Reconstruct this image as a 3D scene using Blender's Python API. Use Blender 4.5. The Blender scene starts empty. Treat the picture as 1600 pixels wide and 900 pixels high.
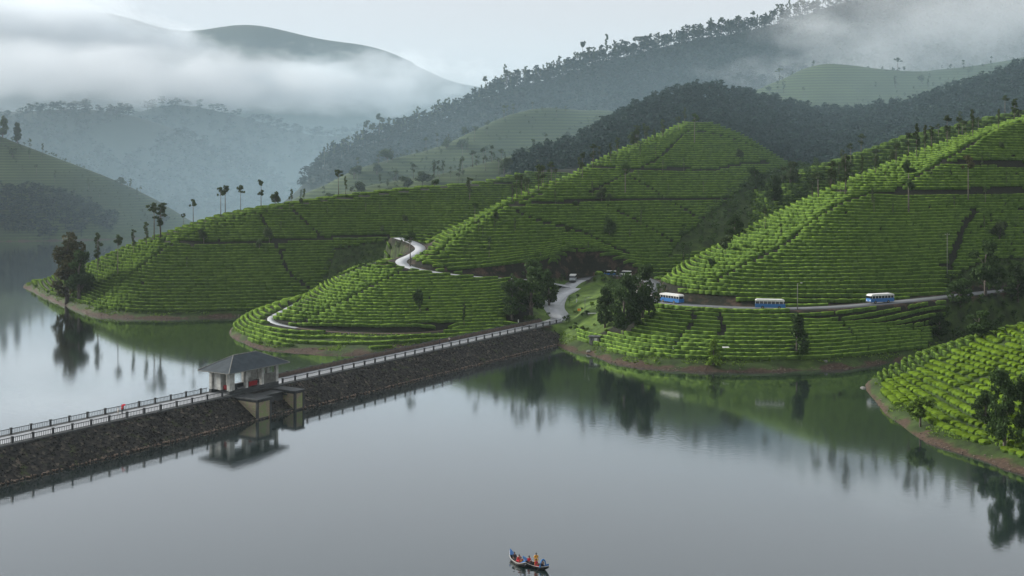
import bpy, bmesh, math, random
import numpy as np
from mathutils import Vector, Matrix, Quaternion

rng = np.random.default_rng(7)
random.seed(7)
R = math.radians
SC = bpy.context.scene
COL = SC.collection

# ------------------------------------------------------------------ camera, sky, sun, exposure
CAM_H = 56.0          # metres above the lake
FOC = 1800.0          # focal length in photo pixels (photo 1600 wide)
HOR = 272.0           # photo row of the horizon
cam_d = bpy.data.cameras.new('camera')
cam = bpy.data.objects.new('camera', cam_d); COL.objects.link(cam)
cam.location = (0, 0, CAM_H); cam.rotation_euler = (R(90), 0, 0)
cam_d.sensor_width = 36; cam_d.lens = 36 * FOC / 1600
cam_d.shift_y = -(450 - HOR) / 1600
cam_d.clip_start = 1; cam_d.clip_end = 20000
SC.camera = cam
SC.render.resolution_x, SC.render.resolution_y = 1024, 576

SUN_DIR = Vector((-0.86, 0.36, 0.36)).normalized()
world = bpy.data.worlds.new('World'); SC.world = world; world.use_nodes = True
wn = world.node_tree; wn.nodes.clear()
w_out = wn.nodes.new('ShaderNodeOutputWorld'); w_bg = wn.nodes.new('ShaderNodeBackground')
w_sky = wn.nodes.new('ShaderNodeTexSky'); w_sky.sky_type = 'NISHITA'; w_sky.sun_disc = False
w_sky.sun_elevation = math.asin(SUN_DIR.z); w_sky.sun_rotation = math.atan2(SUN_DIR.x, SUN_DIR.y)
w_sky.dust_density = 3.0; w_sky.air_density = 1.0; w_sky.altitude = 1500
w_mix = wn.nodes.new('ShaderNodeMix'); w_mix.data_type = 'RGBA'; w_mix.inputs[0].default_value = 0.90
w_mix.inputs[7].default_value = (4.86, 5.02, 5.24, 1)       # an even sheet of cloud hides most of the blue
# a closed cloud sheet brightens steadily from the horizon to the zenith
w_tc = wn.nodes.new('ShaderNodeTexCoord'); w_sp = wn.nodes.new('ShaderNodeSeparateXYZ'); wn.links.new(w_tc.outputs['Generated'], w_sp.inputs[0])
w_cl = wn.nodes.new('ShaderNodeMapRange'); w_cl.inputs[1].default_value = 0; w_cl.inputs[2].default_value = 1; w_cl.inputs[3].default_value = 1.0; w_cl.inputs[4].default_value = 1.8
wn.links.new(w_sp.outputs[2], w_cl.inputs[0])
w_ov = wn.nodes.new('ShaderNodeMix'); w_ov.data_type = 'RGBA'; w_ov.blend_type = 'MULTIPLY'; w_ov.inputs[0].default_value = 1.0
wn.links.new(w_sky.outputs[0], w_mix.inputs[6]); wn.links.new(w_mix.outputs[2], w_ov.inputs[6]); wn.links.new(w_cl.outputs[0], w_ov.inputs[7]); wn.links.new(w_ov.outputs[2], w_bg.inputs[0])
w_bg.inputs[1].default_value = 0.070
wn.links.new(w_bg.outputs[0], w_out.inputs[0])

sun_d = bpy.data.lights.new('sun', 'SUN'); sun_d.energy = 4.0; sun_d.angle = R(12); sun_d.color = (1.0, 0.965, 0.90)
sun = bpy.data.objects.new('sun', sun_d); COL.objects.link(sun)
sun.rotation_euler = (-SUN_DIR).to_track_quat('-Z', 'Y').to_euler()
sun.location = SUN_DIR * 500

SC.view_settings.view_transform = 'Standard'; SC.view_settings.look = 'None'
SC.view_settings.exposure = 0.90; SC.view_settings.gamma = 1.0; SC.view_settings.use_curve_mapping = False
SC.render.engine = 'CYCLES'
cy = SC.cycles
cy.use_denoising = True
cy.use_adaptive_sampling = True; cy.adaptive_threshold = 0.02
cy.max_bounces = 6; cy.diffuse_bounces = 2; cy.glossy_bounces = 2; cy.transmission_bounces = 2
cy.volume_bounces = 2; cy.transparent_max_bounces = 8
cy.volume_step_rate = 0.8; cy.volume_max_steps = 256
cy.caustics_reflective = False; cy.caustics_refractive = False

# ------------------------------------------------------------------ helpers
def tag(o, label=None, cat=None, group=None, kind=None):
    if label: o['label'] = label
    if cat: o['category'] = cat
    if group: o['group'] = group
    if kind: o['kind'] = kind
    return o

def link(name, data, parent=None, mat=None):
    o = bpy.data.objects.new(name, data); COL.objects.link(o)
    if parent is not None: o.parent = parent
    if mat is not None and data is not None: data.materials.append(mat)
    return o

def empty(name, loc=(0, 0, 0), rz=0.0):
    o = bpy.data.objects.new(name, None); COL.objects.link(o)
    o.location = loc; o.rotation_euler = (0, 0, rz); o.empty_display_size = 0.5
    return o

def np_mesh(name, verts, faces, smooth=False):
    """verts (n,3), faces (m,k) array of one polygon size"""
    verts = np.asarray(verts, np.float32); faces = np.asarray(faces, np.int32)
    me = bpy.data.meshes.new(name)
    n, m, k = len(verts), len(faces), faces.shape[1]
    me.vertices.add(n); me.vertices.foreach_set('co', verts.ravel())
    me.loops.add(m * k); me.loops.foreach_set('vertex_index', faces.ravel())
    me.polygons.add(m); me.polygons.foreach_set('loop_start', np.arange(0, m * k, k, dtype=np.int32))
    if smooth: me.polygons.foreach_set('use_smooth', np.ones(m, bool))
    me.update(calc_edges=True)
    return me

def bm_mesh(name, bm, smooth=False):
    me = bpy.data.meshes.new(name); bm.to_mesh(me); bm.free()
    if smooth:
        for p in me.polygons: p.use_smooth = True
    return me

class MB:
    """collects simple solids into one mesh"""
    def __init__(s): s.v, s.f = [], []
    def add(s, v, f):
        b = len(s.v); s.v += [tuple(p) for p in v]; s.f += [tuple(i + b for i in q) for q in f]; return s
    def hexa(s, p):  # 8 points, bottom 4 ccw then top 4
        return s.add(p, [(3, 2, 1, 0), (4, 5, 6, 7), (0, 1, 5, 4), (1, 2, 6, 5), (2, 3, 7, 6), (3, 0, 4, 7)])
    def box(s, x0, x1, y0, y1, z0, z1):
        return s.hexa([(x0, y0, z0), (x1, y0, z0), (x1, y1, z0), (x0, y1, z0), (x0, y0, z1), (x1, y0, z1), (x1, y1, z1), (x0, y1, z1)])
    def prism(s, poly, y0, y1):  # poly of (x,z) extruded along y
        n = len(poly)
        v = [(x, y0, z) for x, z in poly] + [(x, y1, z) for x, z in poly]
        f = [tuple(range(n)), tuple(range(2 * n - 1, n - 1, -1))] + [(i + n, (i + 1) % n + n, (i + 1) % n, i) for i in range(n)]
        return s.add(v, f)
    def tube(s, pts, rad, seg=6, cap=True):
        pts = [Vector(p) for p in pts]; n = len(pts)
        if not hasattr(rad, '__len__'): rad = [rad] * n
        v, f = [], []
        for i, p in enumerate(pts):
            d = (pts[min(i + 1, n - 1)] - pts[max(i - 1, 0)])
            d = d.normalized() if d.length > 1e-9 else Vector((0, 0, 1))
            a = d.cross(Vector((0, 0, 1)) if abs(d.z) < .95 else Vector((1, 0, 0))).normalized(); b = d.cross(a)
            for k in range(seg):
                t = 2 * math.pi * k / seg
                v.append(p + (a * math.cos(t) + b * math.sin(t)) * rad[i])
        for i in range(n - 1):
            for k in range(seg):
                f.append((i * seg + k, i * seg + (k + 1) % seg, (i + 1) * seg + (k + 1) % seg, (i + 1) * seg + k))
        if cap:
            f.append(tuple(range(seg))[::-1]); f.append(tuple((n - 1) * seg + k for k in range(seg)))
        return s.add(v, f)
    def mesh(s, name, smooth=False):
        me = bpy.data.meshes.new(name); me.from_pydata(s.v, [], s.f); me.update()
        bm = bmesh.new(); bm.from_mesh(me); bmesh.ops.recalc_face_normals(bm, faces=bm.faces); bm.to_mesh(me); bm.free()
        if smooth:
            for p in me.polygons: p.use_smooth = True
        return me
    def build(s, name, mat, parent=None, smooth=False):
        return link(name, s.mesh(name, smooth), parent, mat)

def copy_tree(o, parent=None):
    c = o.copy(); COL.objects.link(c); c.parent = parent
    for ch in list(o.children):
        copy_tree(ch, c)
    return c

# value noise, vectorised
_perm = rng.random((256, 256))
def vnoise(x, y, s=1.0, seed=0):
    x = np.asarray(x, float) / s + 17.3 * seed; y = np.asarray(y, float) / s + 9.1 * seed
    xi = np.floor(x).astype(int); yi = np.floor(y).astype(int); fx = x - xi; fy = y - yi
    fx = fx * fx * (3 - 2 * fx); fy = fy * fy * (3 - 2 * fy)
    g = lambda a, b: _perm[a & 255, b & 255]
    return ((g(xi, yi) * (1 - fx) + g(xi + 1, yi) * fx) * (1 - fy) + (g(xi, yi + 1) * (1 - fx) + g(xi + 1, yi + 1) * fx) * fy) - 0.5
def fbm(x, y, s, oct=4, seed=0):
    r = 0
    for i in range(oct): r = r + vnoise(x, y, s / 2 ** i, seed + i) / 2 ** i
    return r

# ------------------------------------------------------------------ materials
def new_mat(name):
    m = bpy.data.materials.new(name); m.use_nodes = True
    nt = m.node_tree; b = nt.nodes['Principled BSDF']
    return m, nt, b
def N(nt, t, **kw):
    n = nt.nodes.new(t)
    for k, v in kw.items(): setattr(n, k, v)
    return n
def ramp(nt, fac, stops):
    r = N(nt, 'ShaderNodeValToRGB'); e = r.color_ramp.elements
    while len(e) < len(stops): e.new(0.5)
    for i, (p, c) in enumerate(stops): e[i].position = p; e[i].color = (*c, 1) if len(c) == 3 else c
    nt.links.new(fac, r.inputs[0]); return r.outputs[0]
def noise(nt, scale, detail=4, rough=0.6, coord='Object', dist=0.0):
    tc = N(nt, 'ShaderNodeTexCoord'); n = N(nt, 'ShaderNodeTexNoise')
    n.inputs['Scale'].default_value = scale; n.inputs['Detail'].default_value = detail; n.inputs['Roughness'].default_value = rough
    n.inputs['Distortion'].default_value = dist
    nt.links.new(tc.outputs[coord], n.inputs['Vector']); return n.outputs['Fac']
def mixc(nt, fac, a, b, mode='MIX'):
    m = N(nt, 'ShaderNodeMix', data_type='RGBA', blend_type=mode)
    for i, v in ((0, fac), (6, a), (7, b)):
        if hasattr(v, 'is_linked') or hasattr(v, 'links'): nt.links.new(v, m.inputs[i])
        elif i == 0: m.inputs[0].default_value = v
        else: m.inputs[i].default_value = (*v, 1)
    return m.outputs[2]
def bump(nt, b, h, strength=0.5, dist=0.1):
    n = N(nt, 'ShaderNodeBump'); n.inputs['Strength'].default_value = strength; n.inputs['Distance'].default_value = dist
    nt.links.new(h, n.inputs['Height']); nt.links.new(n.outputs[0], b.inputs['Normal'])

def simple(name, c1, c2=None, scale=1.5, rough=0.8, bmp=0.0, detail=5, spec=0.3, metal=0.0, coord='Object'):
    """a surface colour broken up by noise"""
    m, nt, b = new_mat(name)
    c2 = c2 or tuple(x * 0.7 for x in c1)
    f = noise(nt, scale, detail, coord=coord)
    nt.links.new(ramp(nt, f, [(0.3, c2), (0.7, c1)]), b.inputs['Base Color'])
    b.inputs['Roughness'].default_value = rough; b.inputs['Specular IOR Level'].default_value = spec; b.inputs['Metallic'].default_value = metal
    if bmp: bump(nt, b, f, bmp, 0.05)
    return m

def leafy(name, c1, c2, scale=0.6, rough=0.65, trans=0.25, island=True, spec=0.06):
    """foliage: per-clump hue variation, a little light through the leaves"""
    m, nt, b = new_mat(name)
    f = noise(nt, scale, 6, 0.7)
    oi = N(nt, 'ShaderNodeObjectInfo')
    g = N(nt, 'ShaderNodeNewGeometry')
    a = N(nt, 'ShaderNodeMath', operation='MULTIPLY_ADD'); a.inputs[1].default_value = 0.55 if island else 0.0
    nt.links.new(g.outputs['Random Per Island'], a.inputs[0]); nt.links.new(f, a.inputs[2])
    col = ramp(nt, a.outputs[0], [(0.25, c2), (0.95, c1)])
    hs = N(nt, 'ShaderNodeHueSaturation'); nt.links.new(col, hs.inputs['Color'])
    v = N(nt, 'ShaderNodeMapRange'); v.inputs[3].default_value = 0.75; v.inputs[4].default_value = 1.25
    nt.links.new(oi.outputs['Random'], v.inputs[0]); nt.links.new(v.outputs[0], hs.inputs['Value'])
    b.inputs['Roughness'].default_value = rough; b.inputs['Specular IOR Level'].default_value = spec
    nt.links.new(hs.outputs[0], b.inputs['Base Color'])
    if trans:
        t = N(nt, 'ShaderNodeBsdfTranslucent'); nt.links.new(hs.outputs[0], t.inputs[0])
        mx = N(nt, 'ShaderNodeMixShader'); mx.inputs[0].default_value = trans
        out = nt.nodes['Material Output']
        nt.links.new(b.outputs[0], mx.inputs[1]); nt.links.new(t.outputs[0], mx.inputs[2]); nt.links.new(mx.outputs[0], out.inputs[0])
    return m

M = {}
M['tea'] = leafy('lit_tea_flush_leaves', (0.112, 0.174, 0.030), (0.058, 0.104, 0.021), 0.9, 0.9, 0.0, spec=0.0)  # flush on the hedge tops, coloured brighter to stand for their lit faces
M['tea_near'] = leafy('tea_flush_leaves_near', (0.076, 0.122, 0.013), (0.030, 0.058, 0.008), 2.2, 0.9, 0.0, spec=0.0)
M['tea_old_shaded'] = leafy('shaded_old_tea_leaves', (0.052, 0.088, 0.020), (0.023, 0.044, 0.012), 1.2, 0.9, 0.0, spec=0.0)  # older side leaves, darkened further to paint in shade on the hedge fronts
M['tea_far'] = leafy('tea_leaves_distant', (0.125, 0.20, 0.035), (0.06, 0.11, 0.022), 0.05, 0.7, 0.0)
M['oak'] = leafy('silver_oak_leaves', (0.060, 0.085, 0.035), (0.020, 0.034, 0.016), 0.5)
M['dark_leaf'] = leafy('dark_leaves', (0.046, 0.080, 0.024), (0.012, 0.026, 0.010), 0.4)
M['rust_leaf'] = leafy('rust_tinged_leaves', (0.075, 0.070, 0.028), (0.020, 0.036, 0.016), 0.3)
M['bright_leaf'] = leafy('bright_shrub_leaves', (0.12, 0.19, 0.03), (0.04, 0.075, 0.016), 0.5)
M['forest'] = leafy('forest_leaves', (0.018, 0.034, 0.027), (0.009, 0.019, 0.016), 0.05)
M['grey_asphalt'] = simple('worn_asphalt', (0.12, 0.125, 0.13), (0.08, 0.085, 0.09), 0.35, 0.55, 0.05)
M['bark'] = simple('bark', (0.15, 0.13, 0.11), (0.06, 0.05, 0.045), 3, 0.9, 0.4)
M['asphalt'] = simple('wet_asphalt', (0.33, 0.34, 0.35), (0.25, 0.26, 0.27), 0.35, 0.38, 0.05, spec=0.5)
M['concrete'] = simple('weathered_concrete', (0.20, 0.20, 0.18), (0.09, 0.09, 0.08), 1.2, 0.85, 0.2)
M['dark_concrete'] = simple('dark_wet_concrete', (0.07, 0.075, 0.075), (0.03, 0.034, 0.034), 1.0, 0.7, 0.2)
M['rail'] = simple('dark_painted_iron', (0.045, 0.05, 0.052), (0.025, 0.028, 0.03), 2, 0.55)
M['white'] = simple('white_paint', (0.60, 0.60, 0.57), (0.45, 0.45, 0.43), 1.5, 0.6)
M['black'] = simple('black_rubber', (0.02, 0.02, 0.02), (0.012, 0.012, 0.012), 3, 0.8)
M['glass'] = simple('dark_glass', (0.03, 0.035, 0.04), (0.02, 0.022, 0.025), 1, 0.08, spec=0.6)
M['blue'] = simple('blue_coach_paint', (0.010, 0.105, 0.30), (0.009, 0.09, 0.26), 1, 0.35, spec=0.5)

# ------------------------------------------------------------------ the land: hills described by the profile along each bearing
def px(u, y, D): return ((u - 800) * D / FOC, D, CAM_H - (y - HOR) * D / FOC)
def zy(y, D): return CAM_H - (y - HOR) * D / FOC
def shore(y): return FOC * CAM_H / (y - HOR)

def P(y, D): return (D, zy(y, D))
def Z(z, D): return (D, z)
def W(y): return (shore(y), 0.0)

HILLS = {}
HILLS['A'] = [   # left tea hill: shore, crest, skyline, back
    (20, [Z(-3, 566), Z(-2.5, 580), Z(-2.5, 590), Z(-6, 630)]),
    (45, [W(454), Z(2.0, 570), Z(2.5, 585), Z(-6, 630)]),
    (75, [W(468), P(440, 535), P(432, 545), Z(-6, 610)]),
    (105, [W(480), P(446, 512), P(424, 535), Z(-6, 620)]),
    (150, [W(494), P(464, 475), P(407, 525), Z(-6, 630)]),
    (200, [W(498), P(425, 482), P(384, 525), Z(-6, 640)]),
    (265, [W(498), P(382, 505), P(362, 535), Z(-6, 650)]),
    (340, [W(496), P(353, 527), P(338, 550), Z(-6, 660)]),
    (420, [W(493), P(329, 540), P(321, 560), Z(-6, 670)]),
    (540, [W(486), P(309, 560), P(304, 575), Z(6, 690)]),
    (640, [P(425, 500), P(298, 580), P(294, 598), Z(15, 700)]),
    (740, [P(352, 540), P(289, 600), P(283, 615), Z(25, 700)]),
    (860, [P(330, 580), P(271, 640), P(263, 650), Z(40, 720)]),
    (980, [P(320, 600), P(262, 660), P(258, 670), Z(45, 730)]),
    (1100, [Z(30, 600), Z(55, 680), Z(50, 700), Z(45, 730)]),
]
HILLS['B'] = [   # low spur beside the dam: shore, path, crest, skyline, back
    (345, [Z(-4, 396), Z(-4, 402), Z(-4, 408), Z(-4, 412), Z(-6, 440)]),
    (360, [W(528), Z(1.0, 399), Z(1.6, 407), Z(1.2, 414), Z(-6, 440)]),
    (385, [W(543), P(512, 398), P(503, 406), P(490, 420), Z(-6, 455)]),
    (430, [W(552), P(507, 393), P(492, 408), P(474, 425), Z(-6, 475)]),
    (470, [W(556), P(517, 388), P(506, 395), P(458, 430), Z(-6, 490)]),
    (520, [W(557), P(521, 384), P(482, 403), P(432, 438), Z(-4, 500)]),
    (580, [W(555), P(524, 382), P(449, 416), P(406, 448), Z(6, 505)]),
    (640, [Z(0, 364), P(526, 380), P(417, 432), P(398, 450), Z(16, 510)]),
    (700, [Z(0, 370), P(522, 385), P(427, 428), P(421, 437), Z(19, 475)]),
    (800, [Z(1, 388), P(507, 396), P(440, 430), P(434, 440), Z(16, 475)]),
    (860, [Z(1, 392), Z(4.5, 402), Z(7, 425), Z(9.5, 450), Z(13, 480)]),
    (905, [Z(1, 392), Z(4.5, 402), Z(7, 425), Z(9.5, 450), Z(13, 480)]),
    (1000, [Z(-2, 392), Z(4, 402), Z(7, 425), Z(9, 450), Z(12, 480)]),
    (1100, [Z(-2, 392), Z(0, 402), Z(0, 425), Z(5, 450), Z(8, 480)]),
]
HILLS['C'] = [   # middle hill: foot at the upper road, crest, skyline, back
    (640, [Z(20, 452), Z(21, 462), Z(22, 472), Z(18, 520)]),
    (660, [P(408, 452), P(393, 461), P(380, 473), Z(22, 525)]),
    (690, [P(414, 444), P(392, 456), P(364, 484), Z(24, 545)]),
    (740, [P(425, 440), P(352, 480), P(338, 502), Z(26, 575)]),
    (800, [P(430, 443), P(325, 500), P(308, 520), Z(30, 595)]),
    (870, [P(431, 455), P(302, 525), P(280, 550), Z(38, 625)]),
    (950, [P(433, 465), P(287, 545), P(241, 592), Z(48, 665)]),
    (1020, [P(433, 470), P(252, 578), P(213, 622), Z(58, 695)]),
    (1085, [P(431, 475), P(203, 628), P(187, 646), Z(66, 715)]),
    (1150, [P(425, 480), P(219, 620), P(207, 640), Z(62, 705)]),
    (1250, [P(402, 490), P(278, 590), P(264, 620), Z(56, 700)]),
    (1350, [P(385, 500), P(302, 570), P(292, 600), Z(52, 700)]),
    (1500, [Z(25, 520), Z(40, 570), Z(45, 600), Z(50, 700)]),
]
HILLS['D'] = [   # right hill: shore, bank, road front, road back, crest, skyline, back
    (840, [Z(-6, 372), Z(-6, 380), Z(-6, 396), Z(-6, 404), Z(-6, 420), Z(-6, 440), Z(-6, 470)]),
    (885, [W(549), Z(2.0, 374), Z(5.0, 394), Z(5.6, 404), Z(7.0, 420), Z(9, 440), Z(11, 470)]),
    (920, [W(556), Z(2.0, 366), Z(8.5, 391), Z(8.8, 402), Z(9.8, 420), Z(10, 440), Z(11.5, 470)]),
    (960, [W(567), Z(2.0, 351), Z(11.5, 385), Z(11.7, 395), P(460, 415), P(450, 440), Z(12, 470)]),
    (1020, [W(577), Z(2.0, 339), Z(13.5, 375), Z(13.6, 386), P(443, 397), P(436, 412), Z(12, 470)]),
    (1120, [W(582), Z(2.0, 332), Z(13.5, 362), Z(13.6, 373), P(436, 385), P(386, 430), Z(14, 490)]),
    (1200, [W(582), Z(2.0, 332), Z(13.5, 357), Z(13.6, 368), P(400, 398), P(340, 440), Z(20, 510)]),
    (1320, [W(578), Z(2.0, 337), Z(14.2, 362), Z(14.2, 373), P(321, 425), P(283, 462), Z(28, 540)]),
    (1400, [W(567), Z(2.0, 349), Z(15.0, 372), Z(15.0, 383), P(297, 440), P(249, 482), Z(34, 560)]),
    (1500, [Z(0, 364), Z(2.0, 368), Z(15.5, 385), Z(15.5, 397), P(233, 460), P(213, 502), Z(44, 590)]),
    (1600, [Z(0, 376), Z(2.0, 380), Z(16.0, 400), Z(16.0, 412), P(191, 475), P(183, 515), Z(50, 610)]),
    (1750, [Z(0, 386), Z(2.0, 391), Z(17.0, 415), Z(17.0, 427), Z(88, 505), Z(93, 540), Z(60, 640)]),
    (2000, [Z(0, 400), Z(2.0, 405), Z(18.0, 430), Z(18.0, 442), Z(95, 540), Z(100, 570), Z(70, 660)]),
]
HILLS['E'] = [   # near spur at the right edge: shore, bank, shoulder, skyline, back
    (1335, [Z(-5, 300), Z(-5, 304), Z(-5, 309), Z(-5, 313), Z(-6, 325)]),
    (1349, [W(612), Z(0.8, 300), Z(1.2, 305), Z(0.8, 310), Z(-6, 325)]),
    (1375, [W(644), Z(1.6, 275), P(605, 291), P(584, 309), Z(-6, 335)]),
    (1420, [W(680), Z(1.8, 252), P(612, 283), P(560, 306), Z(-6, 345)]),
    (1480, [W(703), Z(1.9, 238), P(610, 274), P(537, 302), Z(-6, 350)]),
    (1540, [W(722), Z(2.0, 230), P(600, 266), P(519, 298), Z(-6, 355)]),
    (1600, [W(742), Z(2.0, 220), P(590, 260), P(505, 294), Z(-6, 360)]),
    (1700, [W(772), Z(2.2, 206), P(575, 250), P(488, 288), Z(-2, 365)]),
    (1850, [W(830), Z(2.4, 186), P(555, 240), P(465, 285), Z(0, 370)]),
]
HILLS['DD'] = [  # tea shoulder just behind the right hill
    (1180, [Z(30, 500), P(300, 560), Z(40, 620)]),
    (1250, [Z(35, 510), P(268, 562), Z(50, 620)]),
    (1330, [Z(38, 520), P(240, 565), Z(55, 620)]),
    (1400, [Z(40, 525), P(216, 568), Z(60, 625)]),
    (1500, [Z(50, 530), P(194, 572), Z(66, 630)]),
    (1600, [Z(60, 540), P(172, 578), Z(70, 640)]),
    (1750, [Z(70, 550), P(140, 590), Z(78, 650)]),
    (2000, [Z(80, 560), P(120, 600), Z(85, 660)]),
]
HILLS['G'] = [   # dark wooded ridge
    (740, [Z(30, 630), P(285, 680), Z(30, 760)]),
    (800, [Z(38, 635), P(264, 695), Z(38, 770)]),
    (880, [Z(46, 640), P(240, 712), Z(50, 790)]),
    (960, [Z(55, 650), P(196, 732), Z(65, 810)]),
    (1040, [Z(62, 660), P(158, 752), Z(80, 830)]),
    (1100, [Z(68, 665), P(146, 762), Z(85, 840)]),
    (1200, [Z(64, 665), P(166, 765), Z(82, 840)]),
    (1300, [Z(60, 660), P(186, 755), Z(78, 835)]),
    (1400, [Z(62, 655), P(180, 745), Z(78, 830)]),
    (1500, [Z(68, 660), P(148, 745), Z(85, 830)]),
    (1600, [Z(74, 670), P(112, 752), Z(95, 840)]),
    (1750, [Z(84, 690), P(70, 770), Z(110, 860)]),
    (2000, [Z(95, 700), P(40, 790), Z(120, 880)]),
]
HILLS['GG'] = [  # misty tea field above the wood
    (1040, [Z(70, 790), P(190, 860), Z(70, 940)]),
    (1120, [Z(75, 795), P(160, 880), Z(85, 960)]),
    (1200, [Z(82, 800), P(124, 900), Z(95, 980)]),
    (1290, [Z(85, 800), P(93, 915), Z(105, 990)]),
    (1400, [Z(88, 800), P(103, 905), Z(110, 990)]),
    (1500, [Z(92, 800), P(104, 900), Z(115, 985)]),
    (1600, [Z(98, 805), P(84, 910), Z(125, 990)]),
    (1750, [Z(110, 820), P(50, 920), Z(140, 1000)]),
    (2000, [Z(120, 830), P(20, 930), Z(150, 1010)]),
]
HILLS['FF'] = [  # pale tea slopes beyond the left hill, near spur
    (470, [Z(0, 700), P(318, 730), Z(0, 800)]),
    (520, [Z(10, 690), P(296, 740), Z(8, 810)]),
    (600, [Z(20, 690), P(276, 745), Z(20, 820)]),
    (680, [Z(28, 680), P(268, 740), Z(30, 820)]),
    (740, [Z(32, 680), P(254, 740), Z(38, 820)]),
    (800, [Z(38, 690), P(236, 750), Z(45, 830)]),
    (870, [Z(44, 700), P(214, 765), Z(52, 840)]),
    (940, [Z(50, 710), P(214, 780), Z(55, 850)]),
    (1040, [Z(50, 720), P(230, 790), Z(55, 860)]),
]
HILLS['FM'] = [  # pale tea slopes, middle spur
    (425, [Z(0, 790), P(335, 815), Z(0, 900)]),
    (460, [Z(0, 790), P(304, 830), Z(0, 910)]),
    (510, [Z(8, 785), P(281, 840), Z(10, 920)]),
    (560, [Z(15, 780), P(257, 845), Z(20, 925)]),
    (620, [Z(22, 780), P(240, 850), Z(28, 930)]),
    (680, [Z(30, 780), P(224, 855), Z(38, 935)]),
    (740, [Z(38, 785), P(195, 860), Z(48, 940)]),
    (800, [Z(45, 790), P(168, 870), Z(58, 950)]),
    (860, [Z(52, 790), P(160, 880), Z(65, 955)]),
    (930, [Z(58, 795), P(165, 890), Z(70, 960)]),
    (1040, [Z(62, 800), P(180, 895), Z(75, 965)]),
]
HILLS['F'] = [   # long wooded skyline ridge
    (420, [Z(0, 900), P(322, 960), Z(0, 1100)]),
    (455, [Z(0, 890), P(296, 980), Z(0, 1130)]),
    (490, [Z(5, 880), P(262, 1000), Z(5, 1160)]),
    (530, [Z(15, 880), P(236, 1015), Z(15, 1180)]),
    (580, [Z(25, 880), P(218, 1025), Z(25, 1190)]),
    (640, [Z(35, 885), P(197, 1035), Z(35, 1200)]),
    (700, [Z(45, 890), P(176, 1040), Z(45, 1210)]),
    (760, [Z(52, 900), P(143, 1045), Z(55, 1220)]),
    (800, [Z(60, 900), P(126, 1050), Z(60, 1230)]),
    (860, [Z(65, 905), P(114, 1050), Z(65, 1240)]),
    (940, [Z(75, 910), P(92, 1055), Z(75, 1250)]),
    (1000, [Z(80, 915), P(76, 1060), Z(80, 1260)]),
    (1100, [Z(90, 920), P(56, 1065), Z(90, 1270)]),
    (1200, [Z(100, 930), P(38, 1070), Z(100, 1280)]),
    (1300, [Z(105, 940), P(10, 1080), Z(110, 1290)]),
    (1400, [Z(110, 945), P(-22, 1090), Z(120, 1300)]),
    (1600, [Z(120, 950), P(-60, 1110), Z(130, 1320)]),
    (1850, [Z(130, 960), P(-90, 1130), Z(140, 1340)]),
    (2100, [Z(140, 960), P(-110, 1140), Z(150, 1350)]),
]
HILLS['H'] = [   # left hill across the lake: shore, shoulder, skyline, back
    (-350, [W(380), P(320, 985), P(110, 1090), Z(60, 1250)]),
    (-150, [W(379), P(318, 985), P(150, 1085), Z(50, 1240)]),
    (0, [W(377), P(312, 985), P(206, 1075), Z(40, 1230)]),
    (60, [W(376), P(316, 985), P(234, 1070), Z(30, 1220)]),
    (130, [W(374), P(328, 992), P(258, 1068), Z(20, 1210)]),
    (200, [W(371), P(345, 1025), P(282, 1075), Z(10, 1200)]),
    (260, [W(367), P(352, 1065), P(302, 1090), Z(0, 1200)]),
    (300, [W(363), P(350, 1110), P(322, 1125), Z(-3, 1200)]),
    (335, [W(356), Z(4, 1210), Z(6, 1225), Z(-6, 1260)]),
    (365, [Z(-6, 1230), Z(-6, 1240), Z(-6, 1250), Z(-6, 1270)]),
]
HILLS['I'] = [   # blue ridges
    (-450, [Z(2, 1500), P(120, 1950), Z(60, 2400)]),
    (-100, [Z(2, 1480), P(138, 1900), Z(60, 2400)]),
    (60, [Z(2, 1470), P(146, 1880), Z(60, 2400)]),
    (130, [Z(2, 1450), P(134, 1880), Z(60, 2400)]),
    (200, [Z(2, 1440), P(152, 1890), Z(60, 2400)]),
    (260, [Z(2, 1440), P(160, 1900), Z(60, 2400)]),
    (330, [Z(2, 1430), P(205, 1850), Z(50, 2400)]),
    (400, [Z(2, 1420), P(240, 1750), Z(40, 2400)]),
    (470, [Z(2, 1420), P(268, 1650), Z(30, 2400)]),
    (540, [Z(2, 1420), P(285, 1580), Z(20, 2400)]),
    (700, [Z(2, 1420), P(300, 1550), Z(20, 2400)]),
    (900, [Z(2, 1420), P(320, 1550), Z(10, 2400)]),
]
HILLS['J'] = [   # second blue ridge behind
    (60, [Z(60, 1950), P(260, 2100), Z(60, 2700)]),
    (180, [Z(60, 1950), P(170, 2200), Z(60, 2700)]),
    (250, [Z(60, 1950), P(138, 2250), Z(60, 2700)]),
    (320, [Z(60, 1950), P(148, 2250), Z(60, 2700)]),
    (400, [Z(60, 1900), P(162, 2250), Z(60, 2700)]),
    (460, [Z(60, 1900), P(184, 2200), Z(60, 2700)]),
    (520, [Z(50, 1900), P(196, 2200), Z(60, 2700)]),
    (620, [Z(40, 1900), P(190, 2250), Z(60, 2700)]),
    (740, [Z(40, 1900), P(205, 2250), Z(60, 2700)]),
    (900, [Z(40, 1900), P(230, 2250), Z(60, 2700)]),
]
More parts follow.
